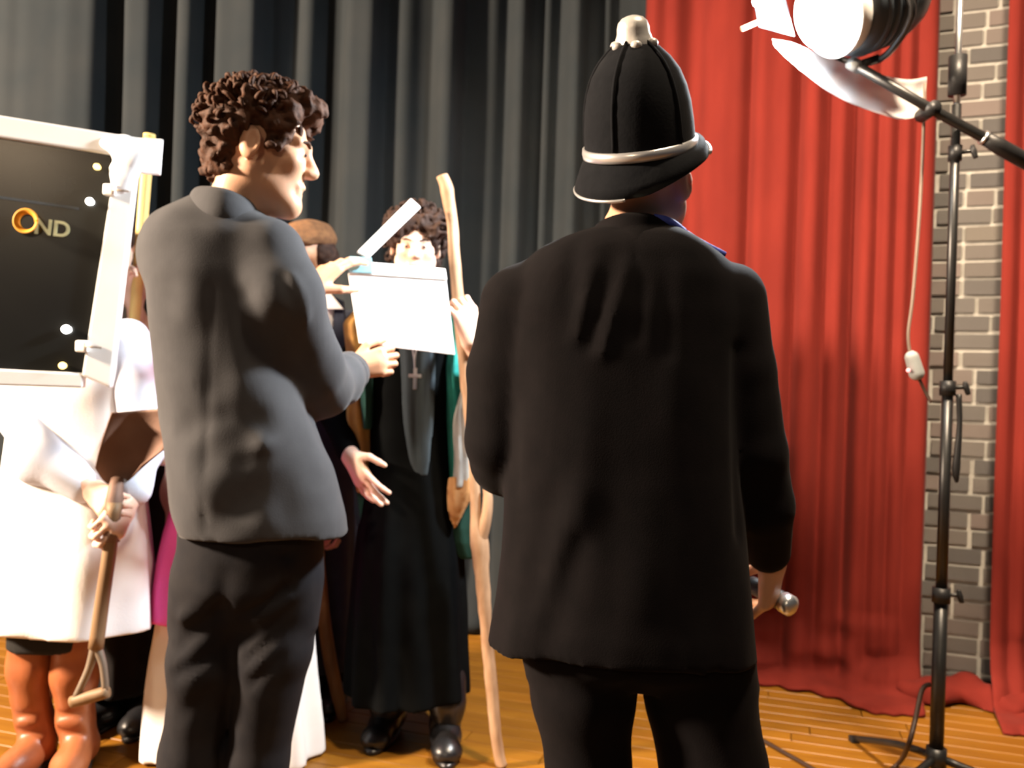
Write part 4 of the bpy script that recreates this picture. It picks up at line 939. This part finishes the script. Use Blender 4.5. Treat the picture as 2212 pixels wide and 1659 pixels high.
# ================================================================ LIGHT STAND AND LAMP
TD = 2.38
r_ = root('light_stand', 'black telescopic tripod light stand with boom arm before the red curtain', 'light stand', Vector((P(2024, 1640, TD).x, TD, 0)))
hub = P(2022, 1640, TD); bx = hub.x
up = lambda v: Vector((bx, TD, P(2022, v, TD).z))
tube('lower_tube', [up(1650), up(1290)], .0185, MT['blackmetal'], r_, 18, 0)
tube('middle_tube', [up(1300), up(840)], .0150, MT['blackmetal'], r_, 18, 0)
tube('upper_tube', [up(850), up(225)], .0125, MT['blackmetal'], r_, 18, 0)
tube('top_spigot', [up(235), up(-60)], .0085, MT['silver'], r_, 14, 0)
for v, rr_ in ((1285, .024), (838, .021), (330, .018)):
    cc_ = tube('clamp_collar', [up(v+16), up(v-16)], rr_, MT['blackplastic'], r_, 18, 0)
    kn = tube('clamp_knob', [up(v), up(v)+Vector((.032, -.012, .004)), up(v)+Vector((.040, -.014, .005))], [.006, .006, .006], MT['blackmetal'], cc_, 10, 0)
    tube('knob_wing', [up(v)+Vector((.040, -.014, .020)), up(v)+Vector((.043, -.015, .004)), up(v)+Vector((.050, -.016, -.016))], [.005, .009, .006], MT['blackplastic'], cc_, 10, 3)
tube('boom_bracket', [up(205), up(120)], .024, MT['blackplastic'], r_, 18, 0)
tube('hub_collar', [up(1655), up(1615)], .027, MT['blackmetal'], r_, 18, 0)
for k in range(3):
    a = math.radians(35+120*k+60); d_ = Vector((math.cos(a), math.sin(a), 0)); b_ = up(1638)
    tl_ = tube('tripod_leg', [b_+d_*.02, b_+d_*.2+Vector((0, 0, -.045)), Vector((bx, TD, .012))+d_*.46], [.011, .011, .010], MT['blackmetal'], r_, 12, 4)
    boxo('foot', Vector((bx, TD, .010))+d_*.46, (.03, .03, .018), MT['blackplastic'], tl_, bev=.004)
LD = 2.30
b1, b2, b3 = P(1842, 138, LD+.06), P(2012, 236, TD-.045), P(2130, 300, TD-.02)
tube('boom_arm', [b1, b2, b3, P(2330, 412, TD+.06)], [.0135, .0135, .0145, .0145], MT['blackmetal'], r_, 16, 0)
tube('boom_grip', [P(2128, 299, TD-.02), P(2160, 317, TD-.012), P(2330, 412, TD+.06)], [.018, .022, .022], MT['blackplastic'], r_, 16, 0)
tube('boom_ring', [P(2122, 296, TD-.02), P(2128, 299.5, TD-.02)], .0195, MT['silver'], r_, 16, 0)
tube('boom_tip', [P(1836, 134, LD+.055), P(1858, 147, LD+.065)], .0175, MT['greyplastic'], r_, 16, 0)
tube('boom_joint', [b2+Vector((0, -.02, 0)), b2+Vector((0, .06, 0))], .019, MT['blackplastic'], r_, 14, 0)
# strap hanging from the middle clamp
tube('strap', [up(850)+Vector((.026, -.01, 0)), up(920)+Vector((.030, -.012, 0)), up(1010)+Vector((.024, -.012, 0)), up(1040)+Vector((.028, -.01, 0))], [.008, .007, .011, .004], MT['blackplastic'], r_, 10, 4)
# lamp
r_ = root('flood_lamp', 'glowing flood lamp with paper diffusion pegged below, high on the light stand', 'lamp', P(1850, 60, LD))
lf = V((-.86, -.26, -.42)); S_, LF, U_ = frame3(lf, (0, 0, 1)); lc = V(P(1795, 25, LD))
gl = emit('lit flood globe', (.90, .97, 1.0), 60.0)
revolve('globe', [(.104,-.03),(.105,.0),(.100,.024),(.085,.050),(.060,.070),(.030,.081),(.0006,.084)], lc, S_, U_, LF, gl, r_, 40)
revolve('reflector', [(.100,-.045),(.118,-.03),(.122,.006),(.118,.008),(.108,-.02)], lc, S_, U_, LF, MT['whitepaint'], r_, 40)
hx = V(P(1905, 55, LD+.16)); back = -LF
ho_ = revolve('housing', [(.115,-.036),(.132,-.05),(.134,-.19),(.118,-.235),(.078,-.255),(.0006,-.26)], lc, S_, U_, LF, MT['lamphouse'], r_, 40)
for k in range(4): revolve('cooling_fin', [(.131,-.07-.028*k),(.140,-.071-.028*k),(.140,-.078-.028*k),(.131,-.079-.028*k)], lc, S_, U_, LF, MT['lamphouse'], ho_, 40)
tube('yoke', [lc+S_*.148-LF*.1, lc+S_*.15-LF*.1-U_*.10, lc-U_*.165-LF*.1, lc-S_*.15-LF*.1-U_*.10, lc-S_*.148-LF*.1], [.009]*5, MT['blackmetal'], r_, 12, 5)
tube('tilt_knob', [lc+S_*.125-LF*.1, lc+S_*.165-LF*.1], .018, MT['blackplastic'], r_, 16, 0)
tube('mount_stem', [lc-U_*.16-LF*.1, V(P(1850, 142, LD+.06))], .011, MT['blackmetal'], r_, 12, 0)
# vented side wing; glowing discs imitate lamplight through its round holes
wp = [P(1622, -30, LD-.03), P(1690, -30, LD-.02), P(1716, 78, LD-.02), P(1640, 58, LD-.03)]
bm_ = [(1645, 4, 17), (1668, 26, 14), (1680, 47, 13)]
bd_ = slab('barn_door', wp, .003, MT['lamphouse'], r_)
for (u, v, rp) in bm_:
    revolve('vent_glow', [(rp*LD/FPX, -.001), (rp*LD/FPX, .006), (rp*LD/FPX*.7, .010), (.0005, .011)], V(P(u, v, LD-.032)), (1, 0, 0), (0, 0, 1), (0, -1, 0), gl, bd_, 20, 1.15, .85)
pg = boxo('peg', P(1620, 55, LD-.04), (.052, .010, .012), MT['peg'], r_, ax=((.9, 0, .42), (0, 1, 0), (-.42, 0, .9)), bev=.003)
# sagging diffusion paper below the lamp
top = [(1668, 84), (1712, 92), (1760, 112), (1830, 138), (1900, 160), (1960, 172), (2002, 166)]
bot = [(1672, 98), (1706, 132), (1772, 186), (1830, 220), (1900, 246), (1950, 258), (2000, 246)]
nu, nv = 40, 9; vs = []
tp = catmull([V((*q, 0)) for q in top], 8); bt = catmull([V((*q, 0)) for q in bot], 8)
for i in range(nv):
    w = i/(nv-1)
    for j in range(len(tp)):
        q = tp[j]*(1-w)+bt[j]*w; t = j/(len(tp)-1)
        vs.append(V(P(q[0], q[1], LD+.10+.10*t-.10*w+.05*math.sin(w*3.1)+.006*math.sin(t*40+w*3))))
n_ = len(tp)
ob = mesh_obj('diffusion_paper', vs, [[i*n_+j, i*n_+j+1, (i+1)*n_+j+1, (i+1)*n_+j] for i in range(nv-1) for j in range(n_-1)], MT['diffuser'], r_)
ob.modifiers.new('thickness', 'SOLIDIFY').thickness = .0012
# the lamp's own beam towards the actors
kl = area('flood_beam', lc+LF*.10+V((-.02, .02, 0)), (-.75, 2.35, 1.15), .18, 55, (.90, .96, 1.0), 140); kl.data.cycles.is_caustics_light = False if hasattr(kl.data.cycles, 'is_caustics_light') else False
# cable with inline switch
r_ = root('power_cable', 'thin grey cable with an inline switch box hanging beside the light stand', 'cable', P(1975, 790, TD+.02))
CD = TD+.03
tube('cord', [P(1998, 180, CD), P(1993, 330, CD), P(1985, 480, CD), P(1972, 640, CD), P(1962, 720, CD), P(1966, 765, CD)], .0045, MT['greycable'], r_, 10, 5)
tube('cord', [P(1984, 815, CD), P(1998, 845, CD), P(2012, 870, TD+.018)], .0045, MT['cable'], r_, 10, 5)
s = Sdf(.004); s.cone(P(1970, 772, CD), P(1980, 806, CD), .019, .021, .01); sb_ = s.build('switch_box', MT['greyplastic'], r_)
s = Sdf(.003); s.ell(P(1962, 800, CD-.014), (.006, .006, .006), .003); s.build('switch_light', emit('lit red switch', (1, .35, .35), 1.5), sb_)
fc = [(1600, 1572), (1660, 1606), (1720, 1640), (1800, 1682), (1900, 1700)]
def flo(u, v):
    k = V(P(u, v, 1.0))-V((0, 0, CAMZ)); t = -(CAMZ-.008)/k[2]; return V((0, 0, CAMZ))+k*t
tag(tube('floor_cable', [P(2010, 1478, 2.46), P(1992, 1490, 2.46), P(1978, 1550, 2.44), P(1962, 1610, 2.42), flo(1938, 1652), flo(1880, 1690)], .007, MT['cable'], None, 10, 6), 'dark cable dropping to the boards behind the light stand', 'cable')
tag(tube('floor_cable', [flo(*q) for q in fc], .006, MT['cable'], None, 10, 6), 'thin dark cable lying across the boards near the helmeted person', 'cable')

for o in bpy.data.objects:
    if '_root' in o: del o['_root']
